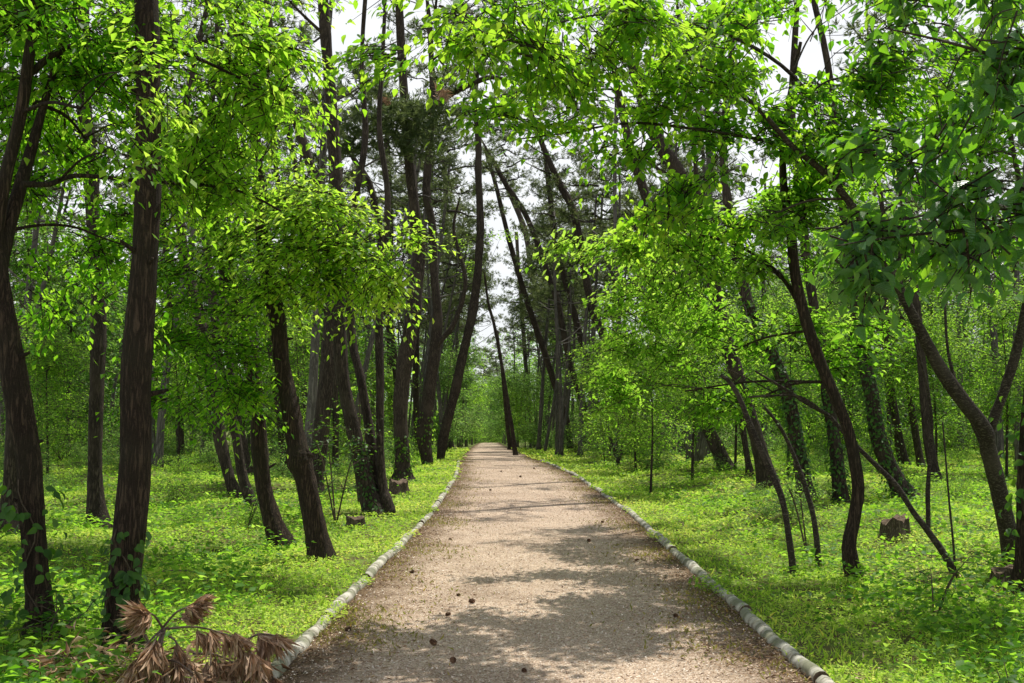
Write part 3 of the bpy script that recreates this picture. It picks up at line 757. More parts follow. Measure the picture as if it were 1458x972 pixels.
pine('grey pine far behind the slender straight pine, right of it', [(156, 620, 9), (157, 585, 9), (155, 540, 8), (150, 450, 8), (148, 330, 7)], 15, .9)
pine('grey forked looking pine far back left, between the left edge tree and the slender pine', [(58, 640, 12), (50, 500, 12), (46, 420, 11), (40, 330, 10), (36, 250, 9)], 15, .9)
pine('leaning pine far back left crossing behind the slender straight pine', [(128, 610, 10), (112, 480, 9), (95, 420, 8), (82, 390, 8), (60, 330, 7)], 14, .9)
pine('dark bare pine between the tall straight pine and the three stemmed clump', [(477, 668, 9), (478, 600, 9), (476, 540, 9), (470, 470, 8), (440, 330, 9), (425, 260, 9), (412, 190, 8)], 16, 1)
pine('curving pine behind the three stemmed clump, arching left high up', [(582, 648, 10), (568, 560, 10), (556, 470, 10), (545, 400, 10), (540, 330, 9), (526, 262, 9), (505, 228, 8), (490, 195, 7)], 17, 1)
pine('thin straight pine in the gap left of the broad ivied pine', [(560, 645, 8), (556, 560, 9), (555, 450, 9), (556, 330, 9), (551, 200, 8)], 18, 1)
pine('thin straight pine between the broad ivied pine and the pine with the curved limb', [(596, 640, 9), (592, 560, 9), (594, 450, 9), (603, 330, 8)], 18, 1)
pine('slim pine between the curved limb and the pine leaning over the path', [(641, 636, 7), (640, 560, 8), (641, 450, 8), (636, 330, 7), (633, 230, 7)], 19, 1)
pine('mid distance pine seen left of the knotted kinked trunk through its neighbours', [(405, 668, 9), (398, 600, 9), (388, 520, 9), (380, 430, 9), (383, 330, 8), (370, 230, 8)], 16, 1)
pine('pair of thin stems standing just right of the knotted kinked trunk, far back', [(440, 655, 8), (434, 560, 8), (425, 470, 8), (414, 390, 8), (402, 300, 8)], 17, 1)

# ================================================================== RIGHT SIDE
r20, S20, b20 = stem_tree('broadleaf_tree', 'thin dark sapling trunk standing alone at the right edge where the path bends', 'tree',
    [(734, 648, 7), (729, 610, 6), (721, 560, 5.5), (711, 500, 5), (703, 460, 4.5), (695, 430, 4), (690, 390, 3)], flare=1.2, sides=8)
leaf_crown(r20, b20, [(690, 380, b20[1], 40, 22, 1.2, 26, .6), (715, 340, b20[1], 40, 20, 1.2, 22, .6), (660, 350, b20[1], 30, 18, 1, 16, .7)], M['leaf_mid'], .17, False, 8, .9, .5)
stem_tree('broadleaf_tree', 'darker trunk close behind the thin sapling at the path bend', 'tree', [(727, 640, 6), (723, 610, 6), (718, 560, 5), (714, 520, 4), (708, 470, 3)], sides=8)

pine('leaning pine of the right far row, foot hidden in bushes, leftmost of the row', [(813, 640, 9), (805, 590, 9), (794, 560, 9), (779, 512, 9), (763, 466, 9), (751, 430, 8), (740, 395, 8), (722, 330, 7), (705, 260, 6), (690, 210, 5)], 17, .9, v=1)
pine('leaning pine of the right far row, second from the path with a long bare stem', [(849, 622, 9), (836, 595, 9), (822, 562, 9), (800, 508, 9), (785, 462, 9), (771, 425, 8), (757, 390, 8), (748, 330, 8), (720, 262, 7), (700, 225, 6)], 17, .9, v=0)
pine('leaning pine of the right far row with a sinuous stem, third from the path', [(846, 640, 9), (832, 580, 9), (813, 522, 9), (800, 460, 9), (792, 425, 9), (769, 357, 8), (748, 305, 8), (720, 262, 7)], 18, 1, v=2)
pine('leaning pine of the right far row, fourth from the path', [(862, 640, 10), (845, 560, 10), (825, 474, 9), (813, 430, 9), (800, 380, 9), (788, 320, 8), (780, 250, 8)], 18, 1, v=3)
pine('stouter forked pine leaning left above the right far row', [(905, 645, 14), (885, 560, 13), (860, 480, 13), (843, 436, 12), (831, 376, 12), (824, 335, 12), (816, 299, 11), (797, 262, 10), (779, 222, 8), (763, 180, 7), (745, 120, 5)], 16, 1.1, stubs=4)
pine('faint grey pine seen over the path bend, right of the vanishing point', [(760, 632, 6), (752, 560, 6), (745, 470, 6), (740, 400, 5), (735, 330, 5)], 18, 1)

pine('pine leaning left with ivied foot at the back of the sunny right verge', [(1036, 670, 20), (1022, 640, 19), (1010, 615, 18), (998, 582, 17), (985, 530, 16), (968, 460, 16), (950, 390, 15), (930, 310, 14), (900, 220, 13), (880, 130, 11)], 15, 1, stubs=3)
pine('slim dark pine just behind the ivied leaning pine on the right verge', [(1068, 676, 8), (1062, 640, 8), (1055, 590, 9), (1045, 530, 9), (1030, 466, 9), (1017, 436, 9), (1000, 350, 8)], 15, 1)
pine('stout leaning pine right of the verge whose stem crosses high toward the path', [(1096, 692, 24), (1082, 640, 22), (1067, 590, 20), (1051, 540, 20), (1031, 470, 18), (1014, 390, 18), (994, 308, 18), (970, 250, 19), (940, 205, 20), (918, 150, 18), (895, 70, 15), (880, 0, 13)], 13, 1, stubs=2)
r25, S25, b25 = pine('leaning pine wrapped in ivy from foot to middle, right of the bare leaning poles', [(1148, 712, 22), (1138, 650, 20), (1126, 580, 19), (1104, 514, 18), (1087, 478, 17), (1063, 425, 16), (1046, 340, 14), (1035, 280, 13), (1030, 200, 12), (1040, 100, 10)], 13, 1)
r26, S26, b26 = stem_tree('broadleaf_tree', 'dark s curved tree rising from the front edge of the shaded right verge', 'tree',
    [(1218, 830, 21), (1209, 780, 18), (1217, 735, 17), (1222, 690, 17), (1208, 615, 16), (1187, 560, 17), (1166, 510, 17), (1146, 450, 16), (1132, 390, 15), (1126, 330, 13), (1115, 250, 11), (1120, 160, 8), (1140, 60, 5)], mat='bark_near', flare=1.3)
D26 = b26[1]
limb(r26, world_path([(1142, 440, 9), (1122, 405, 8), (1100, 382, 7), (1070, 360, 5), (1040, 345, 4), (1000, 335, 3)], D26, .5), M['bark_near'], 'branch', 7, 2, b26)
limb(r26, world_path([(1128, 340, 9), (1150, 290, 8), (1160, 230, 6), (1190, 150, 4)], D26, .4), M['bark_near'], 'branch', 7, 4, b26)
a26 = at(1130, 380, D26)
leaf_crown(r26, b26, [
    (1080, 330, 10.6, 90, 60, .8, 75, .5), (1000, 360, 11.2, 90, 60, .9, 80, .55), (930, 400, 13.2, 80, 60, .9, 80, .6), (1040, 430, 12.6, 90, 50, .9, 40, .4),
    (900, 470, 14.0, 70, 60, .9, 66, .5), (980, 500, 14.0, 80, 55, .9, 60, .45), (1100, 480, 12.4, 80, 50, .8, 26, .4), (940, 320, 11.6, 70, 45, .7, 45, .65),
    (1160, 300, 10.8, 80, 70, .8, 60, .45), (850, 340, 11.8, 70, 22, .6, 34, .75), (1180, 480, 10.8, 80, 60, .7, 40, .3), (1030, 560, 12.2, 80, 30, .7, 40, .4), (880, 560, 15, 60, 45, .8, 50, .4)],
    M['leaf_mid'], .115, False, 10, .55, .55, a26, .5, 'bark_near', 1.8)
r27, S27, b27 = pine('dark ivy covered pine standing close behind the s curved tree', [(1199, 720, 19), (1192, 660, 19), (1184, 600, 18), (1176, 540, 17), (1165, 470, 15), (1150, 380, 14), (1140, 280, 12)], 14, 1)
r28, S28, b28 = pine('ivy covered pine leaning left behind the notched stump', [(1290, 712, 27), (1268, 668, 23), (1250, 620, 21), (1240, 560, 20), (1228, 500, 18), (1218, 430, 16), (1205, 330, 14), (1190, 200, 12)], 14, 1)
pine('thin dark pine to the right of the ivied pine behind the notched stump', [(1288, 664, 12), (1279, 620, 12), (1271, 570, 11), (1266, 520, 10), (1260, 430, 9)], 14, 1)
pine('dark ivied pine directly left of the big forked tree, further back', [(1334, 690, 15), (1324, 640, 15), (1318, 580, 14), (1312, 510, 12), (1306, 440, 11), (1296, 340, 10)], 14, 1)
pine('slim pine leaning left between the ivied pines on the far right', [(1312, 668, 9), (1304, 620, 10), (1296, 570, 9), (1290, 520, 8), (1284, 440, 7)], 14, 1)
pine('thin trunk far back on the right with a bent top', [(1380, 640, 10), (1382, 570, 10), (1378, 520, 9), (1370, 450, 8), (1372, 370, 7)], 13, 1)

# R10 the big forked broadleaf tree
r30, S30, b30 = stem_tree('broadleaf_tree', 'big forked tree at the right whose limbs spread broad leaves over the path', 'tree',
    [(1446, 800, 27.2), (1436, 760, 24.6), (1428, 725, 23.8), (1418, 680, 22.9), (1407, 640, 22.1), (1402, 612, 21.2), (1372, 572, 20.4), (1341, 528, 18.7), (1311, 472, 16.1), (1290, 430, 13.6), (1268, 385, 12.8), (1235, 325, 11.0), (1200, 275, 10.2), (1165, 238, 9.3), (1130, 210, 8.5), (1085, 160, 6.8), (1045, 125, 6.0), (1000, 95, 4.2), (950, 60, 2.5)],
    mat='bark_smooth', flare=1.3, lean=-2.0, rough=.04)
D30 = b30[1]
limb(r30, world_path([(1408, 640, 17.0), (1412, 605, 15.3), (1430, 555, 13.6), (1447, 500, 12.8), (1458, 450, 11.9), (1466, 390, 10.2), (1460, 300, 8.5), (1440, 200, 6.8), (1430, 90, 5.1)], D30 - .35, -.6), M['bark_smooth'], 'branch', 9, 3, b30)
limb(r30, world_path([(1398, 630, 8.5), (1384, 598, 7.6), (1372, 575, 6.8), (1364, 555, 6.0), (1350, 500, 4.2), (1345, 430, 3.4)], D30 - .2, .5), M['bark_smooth'], 'branch', 7, 4, b30)
limb(r30, world_path([(1190, 262, 7.6), (1170, 200, 6.8), (1140, 120, 6.0), (1060, 60, 5.1), (960, 30, 4.2), (860, 20, 3.4), (760, 40, 2.5), (680, 50, 1.7)], D30 - .6, -2.6), M['bark_smooth'], 'branch', 7, 5, b30)
limb(r30, world_path([(1130, 210, 6.0), (1090, 200, 5.1), (1000, 185, 4.2), (900, 175, 3.4), (800, 190, 2.5), (720, 200, 1.7)], D30 - .8, -1.2), M['bark_smooth'], 'branch', 6, 6, b30)
a30 = at(1130, 170, D30 - .9)
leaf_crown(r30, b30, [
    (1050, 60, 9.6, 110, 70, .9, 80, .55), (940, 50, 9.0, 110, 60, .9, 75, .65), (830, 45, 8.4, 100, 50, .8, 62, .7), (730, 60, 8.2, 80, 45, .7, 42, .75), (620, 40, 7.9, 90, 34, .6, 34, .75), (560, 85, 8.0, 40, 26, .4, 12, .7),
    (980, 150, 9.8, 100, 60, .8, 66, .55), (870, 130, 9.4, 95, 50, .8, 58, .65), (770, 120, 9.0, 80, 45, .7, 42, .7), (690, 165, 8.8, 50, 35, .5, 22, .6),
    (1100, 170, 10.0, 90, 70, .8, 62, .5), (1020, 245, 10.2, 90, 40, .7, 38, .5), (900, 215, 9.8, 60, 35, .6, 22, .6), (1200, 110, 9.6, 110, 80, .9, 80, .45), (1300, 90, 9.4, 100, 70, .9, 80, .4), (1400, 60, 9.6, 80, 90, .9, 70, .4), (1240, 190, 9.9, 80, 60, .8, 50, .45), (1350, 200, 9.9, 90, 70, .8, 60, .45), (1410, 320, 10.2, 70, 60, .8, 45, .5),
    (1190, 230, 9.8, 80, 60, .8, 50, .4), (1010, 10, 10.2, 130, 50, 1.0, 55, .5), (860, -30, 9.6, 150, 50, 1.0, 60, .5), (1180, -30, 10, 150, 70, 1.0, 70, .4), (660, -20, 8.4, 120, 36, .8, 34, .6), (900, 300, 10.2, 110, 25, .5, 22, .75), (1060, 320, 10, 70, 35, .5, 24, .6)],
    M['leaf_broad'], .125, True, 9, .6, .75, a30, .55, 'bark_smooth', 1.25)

# tree outside the right edge of the frame whose low boughs hang into view
r31, S31, b31 = stem_tree('broadleaf_tree', 'tree just past the right edge whose low boughs of large ribbed leaves hang into view', 'tree',
    [(1700, 1010, 60), (1695, 850, 55), (1680, 650, 52), (1660, 450, 48), (1650, 250, 42), (1640, 0, 36), (1600, -250, 28), (1540, -500, 18)], mat='bark_smooth', base_depth=4.9)
for k, pp in enumerate([[(1655, 330, 14.3), (1560, 300, 9.9), (1450, 320, 6.6), (1340, 330, 4.4), (1250, 340, 2.8), (1190, 350, 1.7)],
                        [(1650, 250, 13.2), (1560, 130, 9.9), (1450, 90, 6.6), (1350, 60, 4.4), (1260, 40, 2.2)],
                        [(1660, 450, 12.1), (1560, 430, 7.7), (1450, 360, 5.5), (1380, 300, 3.3), (1330, 260, 2.2)],
                        [(1640, 50, 13.2), (1540, -60, 9.9), (1400, -80, 6.6), (1280, -40, 3.3)]]):
    limb(r31, world_path(pp, 4.9, -.6), M['bark_smooth'], 'branch', 7, k, b31)
a31 = at(1480, 220, 4.7)
leaf_crown(r31, b31, [
    (1400, 60, 4.5, 110, 80, .45, 34, .4), (1430, 180, 4.4, 90, 80, .45, 36, .3), (1340, 140, 4.7, 80, 70, .4, 26, .4), (1330, 250, 4.6, 90, 60, .4, 30, .3), (1440, 300, 4.3, 70, 60, .4, 26, .25),
    (1260, 310, 4.7, 70, 45, .35, 22, .35), (1230, 370, 4.6, 50, 50, .3, 18, .3), (1360, 350, 4.6, 80, 40, .4, 22, .4), (1270, 210, 4.8, 60, 40, .35, 12, .45), (1450, 400, 4.6, 40, 40, .3, 8, .5),
    (1370, -30, 4.6, 140, 50, .5, 30, .4), (1200, 330, 4.8, 35, 30, .25, 9, .35), (1300, 20, 4.9, 60, 50, .4, 14, .5)],
    M['leaf_ribbed_sheen'], .108, True, 8, .34, .75, a31, .35, 'bark_smooth', 1.0, .5)

stem_tree('broadleaf_tree', 'dark vine hung trunk cut by the right edge, in front of the big forked tree', 'tree', [(1462, 836, 26), (1459, 760, 22), (1460, 680, 21), (1464, 600, 20), (1475, 480, 18), (1490, 330, 15), (1500, 150, 12)], mat='bark_near')

# thin poles and saplings on the right verge
def pole(label, pts, mat='bark_smooth', lean=0, extra=None, name='sapling', cat='sapling'):
    root, S, b = stem_tree(name, label, cat, pts, lean=lean, mat=mat, flare=1.15, sides=8)
    for k, e in enumerate(extra or []): limb(root, world_path(e, b[1] + lean * .4, 0), M[mat], 'branch', 6, k, b)
    return root, S, b
pole('bare pale pole bent left at a knee, nearest to the path on the right verge', [(1130, 822, 9), (1124, 770, 9), (1116, 720, 9), (1107, 692, 10), (1088, 650, 9), (1068, 605, 8), (1052, 565, 7), (1038, 543, 6), (1026, 534, 5)], lean=.3, name='dead_sapling')
pole('thin crooked pale sapling with leafy shoots, right of the bare bent pole', [(1166, 806, 8), (1163, 770, 8), (1158, 735, 7), (1150, 705, 7), (1135, 660, 6), (1112, 610, 5), (1085, 575, 4)], lean=.3)
r33, S33, b33 = pole('long slanting pole leaning left across the right verge with an upright shoot on it', [(1362, 822, 9), (1345, 790, 9), (1322, 757, 9), (1300, 728, 8), (1275, 690, 8), (1240, 655, 7), (1205, 620, 6), (1180, 592, 6), (1150, 575, 5), (1115, 552, 4), (1075, 528, 3)], lean=.5,
     extra=[[(1322, 757, 6), (1321, 700, 6), (1324, 650, 5), (1327, 600, 4), (1318, 540, 3), (1300, 480, 2)], [(1180, 592, 4), (1140, 565, 4), (1100, 563, 3), (1065, 565, 3)]])
pole('very thin upright stem beside the foot of the long slanting pole', [(1361, 824, 3.5), (1357, 770, 3), (1352, 720, 3), (1347, 660, 2.5), (1342, 600, 2)])
rs, Ss, bs = pole('young multi stemmed sapling on the sunny right verge near the path bend', [(882, 664, 5), (874, 640, 5), (867, 615, 5), (864, 580, 4), (862, 540, 3), (868, 490, 2)], extra=[[(880, 662, 3), (884, 640, 3), (886, 610, 2)], [(879, 662, 3), (879, 630, 3), (881, 600, 2)]])
leaf_crown(rs, bs, [(890, 590, bs[1], 60, 40, 1.2, 60, .5), (860, 540, bs[1], 50, 50, 1.2, 60, .55), (930, 560, bs[1], 50, 50, 1.2, 50, .5), (900, 500, bs[1], 60, 50, 1.2, 60, .5)], M['leaf_mid'], .16, False, 8, .9, .4, None, .5)

# small leafy shoots on the sapling and s curved tree
def shoot_plant(name, label, cat, px, py_c, hgt, spread, ns, leaf, mat, group=None, hi=False, depth=None, tint=.5, stems=3):
    b = ground(px, py_c) if depth is None else at(px, py_c, depth)
    if depth is not None: b[2] = Hf(b[0], b[1])
    root = empty(name, tuple(b), label, cat, group)
    mbs = MB(); mbl = MB()
    for k in range(stems):
        a = random.uniform(0, 6.28); e = b + np.array([math.cos(a) * spread * .6, math.sin(a) * spread * .6, hgt * random.uniform(.7, 1.05)])
        m_ = (b + e) / 2 + [0, 0, hgt * .12]
        q = catmull([(*(b - [0, 0, .05]), .004 + hgt * .008), (*m_, .003 + hgt * .005), (*e, .002)], 5)
        add_tube(mbs, q[:, :3], q[:, 3], 5)
        n_ = max(1, ns // stems)
        idx = rng.integers(len(q) // 3, len(q), n_)
        dirs = unit_rand(n_); dirs[:, 2] = np.abs(dirs[:, 2]) * .5
        sprays(mbl, q[idx, :3], dirs, spread * .55, leaf, 6, hi, .5, tint, 1)
    mbs.build('stem', M['twig'], root, b)
    mbl.build('foliage', [mat, M['twig']], root, b)
    return root
shoot_plant('young_plant', 'dark broad leaved sprig in the bottom right corner', 'plant', 1450, 965, .42, .22, 9, .10, M['leaf_dark'], hi=True, depth=5.0)
shoot_plant('young_plant', 'small bright sapling shoots between the bent pole and the crooked sapling', 'plant', 1150, 790, 1.2, .5, 16, .075, M['leaf_mid'])
shoot_plant('young_plant', 'low bushy shoots in the shade below the foot of the slanting pole', 'plant', 1330, 880, .5, .5, 14, .08, M['leaf_mid'])
shoot_plant('young_plant', 'low leafy bush on the bright grass of the right verge by the bend', 'plant', 862, 664, 1.0, .9, 40, .11, M['leaf_mid'])
shoot_plant('young_plant', 'broad leaved seedlings on the left verge right of the vine clad trunk', 'plant', 60, 935, .35, .5, 16, .07, M['leaf_dark'])
shoot_plant('young_plant', 'leafy bush filling the gap behind the knotted kinked trunk', 'plant', 478, 745, 1.5, .8, 60, .09, M['leaf_dark'])
shoot_plant('young_plant', 'leafy shoots at the foot of the leaning leafy tree on the left', 'plant', 352, 752, .6, .5, 20, .08, M['leaf_mid'])
shoot_plant('young_plant', 'leafy sprout overhanging the trunks of the three stemmed clump', 'plant', 512, 720, 2.6, .7, 26, .12, M['leaf_mid'])

# ---- climbing vines
def vine(label, S, b, h0, h1, n, leaf, mat, hi=False, front=.5, off=.03, name='climbing_vine'):
    hs = S[:, 2] - b[2]
    h = rng.uniform(h0, h1, n)
    P = np.stack([np.interp(h, hs, S[:, k]) for k in range(3)], -1); R = np.interp(h, hs, S[:, 3])
    a = rng.uniform(0, 2 * math.pi, n) if front <= 0 else rng.normal(-math.pi / 2 + .3, 1.0 / max(front, .1) * .9, n)
    d = np.stack([np.cos(a), np.sin(a), np.zeros(n)], -1)
    P = P + d * (R + off * rng.uniform(.3, 1.6, n))[:, None]
    ax = np.cross(d, [0, 0, 1.0]) * rng.uniform(-1, 1, n)[:, None] + np.array([0, 0, -1.0]) * rng.uniform(.2, 1, n)[:, None] + d * .35
    mb = MB(); add_leaves(mb, P, ax, d + np.array([0, 0, .5]) + rng.normal(0, .25, (n, 3)), leaf * rng.uniform(.6, 1.2, n), np.clip(rng.normal(.45, .22, n), 0, 1), hi, 0, 1.25)
    root = empty(name, (b[0], b[1], b[2]), label, 'vine')
    mb.build('foliage', mat, root, b)
    q = []
    for k, hh in enumerate(np.linspace(-.02, h1, 14)):
        aa = -math.pi / 2 + .6 * math.sin(k * .9)
        p = np.array([np.interp(hh, hs, S[:, m]) for m in range(3)]); rr = np.interp(hh, hs, S[:, 3])
        q.append((*(p + np.array([math.cos(aa), math.sin(aa), 0]) * (rr + .008)), .006))
    q = np.array(q); mb = MB(); add_tube(mb, q[:, :3], q[:, 3], 5); mb.build('stem', M['twig'], root, b)
vine('broad leaved vine climbing the lower part of the thickest left pine', S3, b3, .15, .85, 85, .075, M['leaf_dark'], True, 1.2)
vine('loose leafy vine around the foot of the left edge tree', S1, b1, .2, 1.15, 80, .085, M['leaf_dark'], True, .6, .14)
vine('ivy on the foot of the three stemmed pine clump', S7, b7, .1, 1.3, 170, .07, M['leaf_dark'], False, .9)
vine('ivy low on the foot of the broad pine left of the path', S8, b8, 0, 1.2, 150, .09, M['leaf_mid'], False, .6)
vine('leafy ivy ringing the foot of the pine with the curved limb', S9, b9, .1, 2.0, 170, .12, M['leaf_mid'], False, 0, .1)
vine('dense ivy sleeve on the leaning pine right of the bare poles', S25, b25, 0, 3.6, 1500, .075, M['leaf_dark'], False, 0, .06)
vine('ivy sleeve on the dark pine behind the s curved tree', S27, b27, 0, 3.2, 900, .075, M['leaf_dark'], False, 0, .05)
vine('dense dark ivy sleeve on the pine behind the notched stump', S28, b28, 0, 4.0, 1700, .075, M['leaf_dark'], False, 0, .06)
S31b = TREES[[t[0]['label'].startswith('dark vine hung') for t in TREES].index(True)]
vine('large leaved vine hanging on the dark trunk cut by the right edge', S31b[1], S31b[2], .3, 1.9, 110, .10, M['leaf_dark'], True, .5, .16)

# ---- stumps
def stump(label, px, py_c, r, h, notch):
    b = ground(px, py_c)
    root = empty('tree_stump', tuple(b), label, 'stump')
    mb = MB(); sides = 18; rings = 7
    V = []
    for k in range(rings):
        u = k / (rings - 1)
        for s in range(sides):
            a = s * 2 * math.pi / sides
            rr = r * (1 + .6 * (1 - u) ** 2.5) * (1 + .12 * math.sin(a * 3 + 1) + .08 * math.sin(a * 5 + u * 3) + .05 * math.sin(a * 9 + px) + random.uniform(-.03, .03))
            top = h * (1 + .16 * math.sin(a * 2 + .5) + .07 * math.sin(a * 7 + px) + random.uniform(-.05, .05) + (-.42 if notch and 2.5 < a < 3.9 else 0))
            V.append((b[0] + math.cos(a) * rr, b[1] + math.sin(a) * rr, b[2] - .06 + u * (top + .06)))
    V = np.array(V)
    i, j = np.meshgrid(np.arange(rings - 1), np.arange(sides), indexing='ij'); j2 = (j + 1) % sides
    mb.add(V, None, np.stack([i * sides + j, i * sides + j2, (i + 1) * sides + j2, (i + 1) * sides + j], -1).reshape(-1, 4))
    mb.build('stump_bark', M['stump'], root, b, True)
    ring = V[-sides:] * 1.0; c = ring.mean(0); c[2] += .01
    inner = c + (ring - c) * .6; inner[:, 2] = ring[:, 2] * .5 + c[2] * .5
    mb = MB(); k = np.arange(sides); k2 = (k + 1) % sides
    mb.add(np.vstack([ring, inner, c[None]]), np.stack([sides + k, sides + k2, np.full(sides, 2 * sides)], -1), np.stack([k, k2, sides + k2, sides + k], -1))
    mb.build('cut_face', M['cut_wood'], root, b)
stump('notched brown tree stump in the grass of the right verge', 1275, 766, .155, .26, True)
stump('low dark tree stump beside the three stemmed pine clump', 566, 706, .19, .32, False)
stump('small weathered stump half hidden in herbs left of the three stemmed clump', 505, 752, .13, .16, False)
stump('broken stump at the foot of the dark trunk on the right edge', 1438, 832, .14, .16, True)

for k in range(16):
    y = random.uniform(5.5, 17); sd_ = -1 if k % 2 else 1
    x = xl(y) - random.uniform(.5, 3.2) if sd_ < 0 else xr(y) + random.uniform(.5, 3.2)
    a = random.uniform(0, 6.28); l = random.uniform(.35, .9); P = []
    for u in np.linspace(0, 1, 6):
        qx = x + math.cos(a) * l * u + .03 * math.sin(u * 7 + k); qy = y + math.sin(a) * l * u; P.append((qx, qy, Hf(qx, qy) + .05 + .03 * math.sin(u * 3 + k), .009 * (1 - .6 * u)))
    P = np.array(P); mb = MB(); add_tube(mb, P[:, :3], P[:, 3], 6, 0, .1, k)
    o_ = mb.build('fallen_twig', M['dead_twig'], None, tuple(P[0, :3]), True)
    tag(o_, 'thin fallen twig lying in the low herbs on the %s of the path' % ('left' if sd_ < 0 else 'right'), 'twig', 'fallen twigs in the herbs on the %s' % ('left' if sd_ < 0 else 'right'))

# ---- pine cones
def cone_mesh():
    mb = MB()
    n = 70; k = np.arange(n); t = (k + .5) / n; a = k * 2.39996
    z = .05 * t; r = .02 * np.sin(np.clip(t * .86 + .14, 0, 1) * math.pi) ** .7
    d = np.stack([np.cos(a), np.sin(a), np.zeros(n)], -1)
    P = np.stack([np.cos(a) * r * .55, np.sin(a) * r * .55, z], -1)
    add_leaves(mb, P, d + np.array([0, 0, .55]), np.stack([-np.cos(a) * .6, -np.sin(a) * .6, np.ones(n)], -1), .017, rng.random(n), False, 0, 1.3)
    q = np.array([(0, 0, 0.0, .008), (0, 0, .015, .013), (0, 0, .035, .011), (0, 0, .05, .003)]); add_tube(mb, q[:, :3], q[:, 3], 8)
    o = mb.build('pine_cone', M['cone']); me = o.data; bpy.data.objects.remove(o); return me
CONE = cone_mesh()
for (px, py_c, s, lab) in [(676, 861, 1.25, 'largest dark pine cone, in the sun near the middle of the path'), (621, 922, 1.25, 'pine cone at the rim of the nearest tree shadow on the path'), (646, 946, 1.1, 'pine cone lying just below the one at the shadow rim'),
        (634, 880, 1.05, 'reddish pine cone on sunlit gravel left of the large dark one'), (526, 825, 1.2, 'pine cone resting against the left edging log'), (590, 817, 1.2, 'pine cone near the yellowish weeds by the left edging'), (500, 899, 1.1, 'reddish pine cone among weeds inside the left edging'),
        (837, 772, 1.2, 'pine cone on the right side of the path before the cross shadow'), (655, 849, .8, None), (745, 958, .9, None), (700, 700, 1.3, None), (742, 680, 1.5, None), (640, 770, 1.1, None), (860, 745, 1.1, None), (905, 800, 1.0, None), (960, 880, 1.0, None), (715, 672, 1.5, None), (760, 668, 1.6, None)]:
    p = ground(px, py_c)
    o = bpy.data.objects.new('pine_cone', CONE); C.objects.link(o)
    o.location = (p[0], p[1], p[2] + .024 * s); o.rotation_euler = (random.uniform(1.1, 1.9), 0, random.uniform(0, 6.28)); s *= .8; o.scale = (s, s, s)
    tag(o, lab or 'small dark pine cone scattered on the open gravel of the path', 'pine cone', 'pine cones lying on the path')

# ---- fallen dead pine branch, bottom left
b = ground(290, 968); b = b * 1.0
root = empty('fallen_pine_branch', tuple(b), 'fallen dead pine branch with drooping rust brown needles at the left path edge', 'dead branch')
DB = b[1] - .25
tips = [((232, 895), (207, 872), .5), ((232, 893), (272, 863), .6), ((235, 895), (330, 905), .6), ((235, 896), (222, 960), .5), ((233, 894), (190, 950), .4), ((330, 905), (365, 940), .3),
        ((275, 930), (345, 950), .3), ((225, 940), (275, 958), .4), ((300, 925), (300, 965), .2), ((150, 968), (70, 935), .0), ((210, 975), (140, 960), .1), ((330, 950), (385, 968), .2), ((260, 960), (330, 975), .3), ((180, 975), (120, 975), .3), ((234, 900), (215, 925), .4), ((240, 905), (260, 935), .4), ((300, 930), (310, 950), .2), ((215, 960), (190, 975), .2), ((250, 965), (245, 985), .1), ((300, 950), (360, 978), .2), ((340, 960), (400, 985), .2), ((200, 940), (170, 972), .3), ((345, 915), (392, 905), .35)]
mbt = MB(); mbn = MB()
main = world_path([(225, 1010, 10), (222, 960, 8), (228, 915, 7), (234, 893, 6)], DB, .05); q = catmull(main, 5); add_tube(mbt, q[:, :3], q[:, 3], 7, 0, .1)
for (s0, s1, dz) in tips:
    A = at(s0[0], s0[1], DB + .05); B = at(s1[0], s1[1], DB + .05 - dz * .5 + random.uniform(-.1, .25))
    mid = (A + B) / 2 + [0, 0, .03]
    q = catmull([(*A, .008), (*mid, .006), (*B, .004)], 5); add_tube(mbt, q[:, :3], q[:, 3], 5)
    n_ = 15
    u = rng.uniform(.45 if s1[1] > 880 else .62, 1.08, n_); pos = A + (B - A) * u[:, None] + rng.normal(0, .012, (n_, 3))
    d = nrmz(B - A)
    nb = 22
    pos = np.repeat(pos, nb, 0)
    ax = d * .5 + unit_rand(len(pos)) * .5 + np.array([0, 0, -.65])
    up_t = s1[1] < 880
    if up_t: ax = d * .6 + unit_rand(len(pos)) * .45 + np.array([(.5 if s1[0] > 240 else -.3), 0, -.35])
    add_leaves(mbn, pos, ax, unit_rand(len(pos)), .135 * rng.uniform(.5, 1.35, len(pos)), np.clip(rng.normal(.5, .28, len(pos)), 0, 1), wide=.011)
n = 1500
gp = np.stack([rng.normal(b[0] - .1, .5, n), rng.normal(b[1] - .1, .22, n), np.zeros(n)], -1)
ok = gp[:, 0] < xl(gp[:, 1]) - .02; gp = gp[ok]; n = len(gp)
gp[:, 2] = H(gp[:, 0], gp[:, 1]) + .03 + np.abs(rng.normal(0, .09, n))
ax = unit_rand(n); ax[:, 2] *= .5; ax[:, 2] -= .2
add_leaves(mbn, gp, ax, unit_rand(n), .13 * rng.uniform(.6, 1.2, n), rng.random(n), wide=.02)
mbt.build('twig', M['dead_twig'], root, b, True)
mbn.build('needles', M['dead_needle'], root, b)

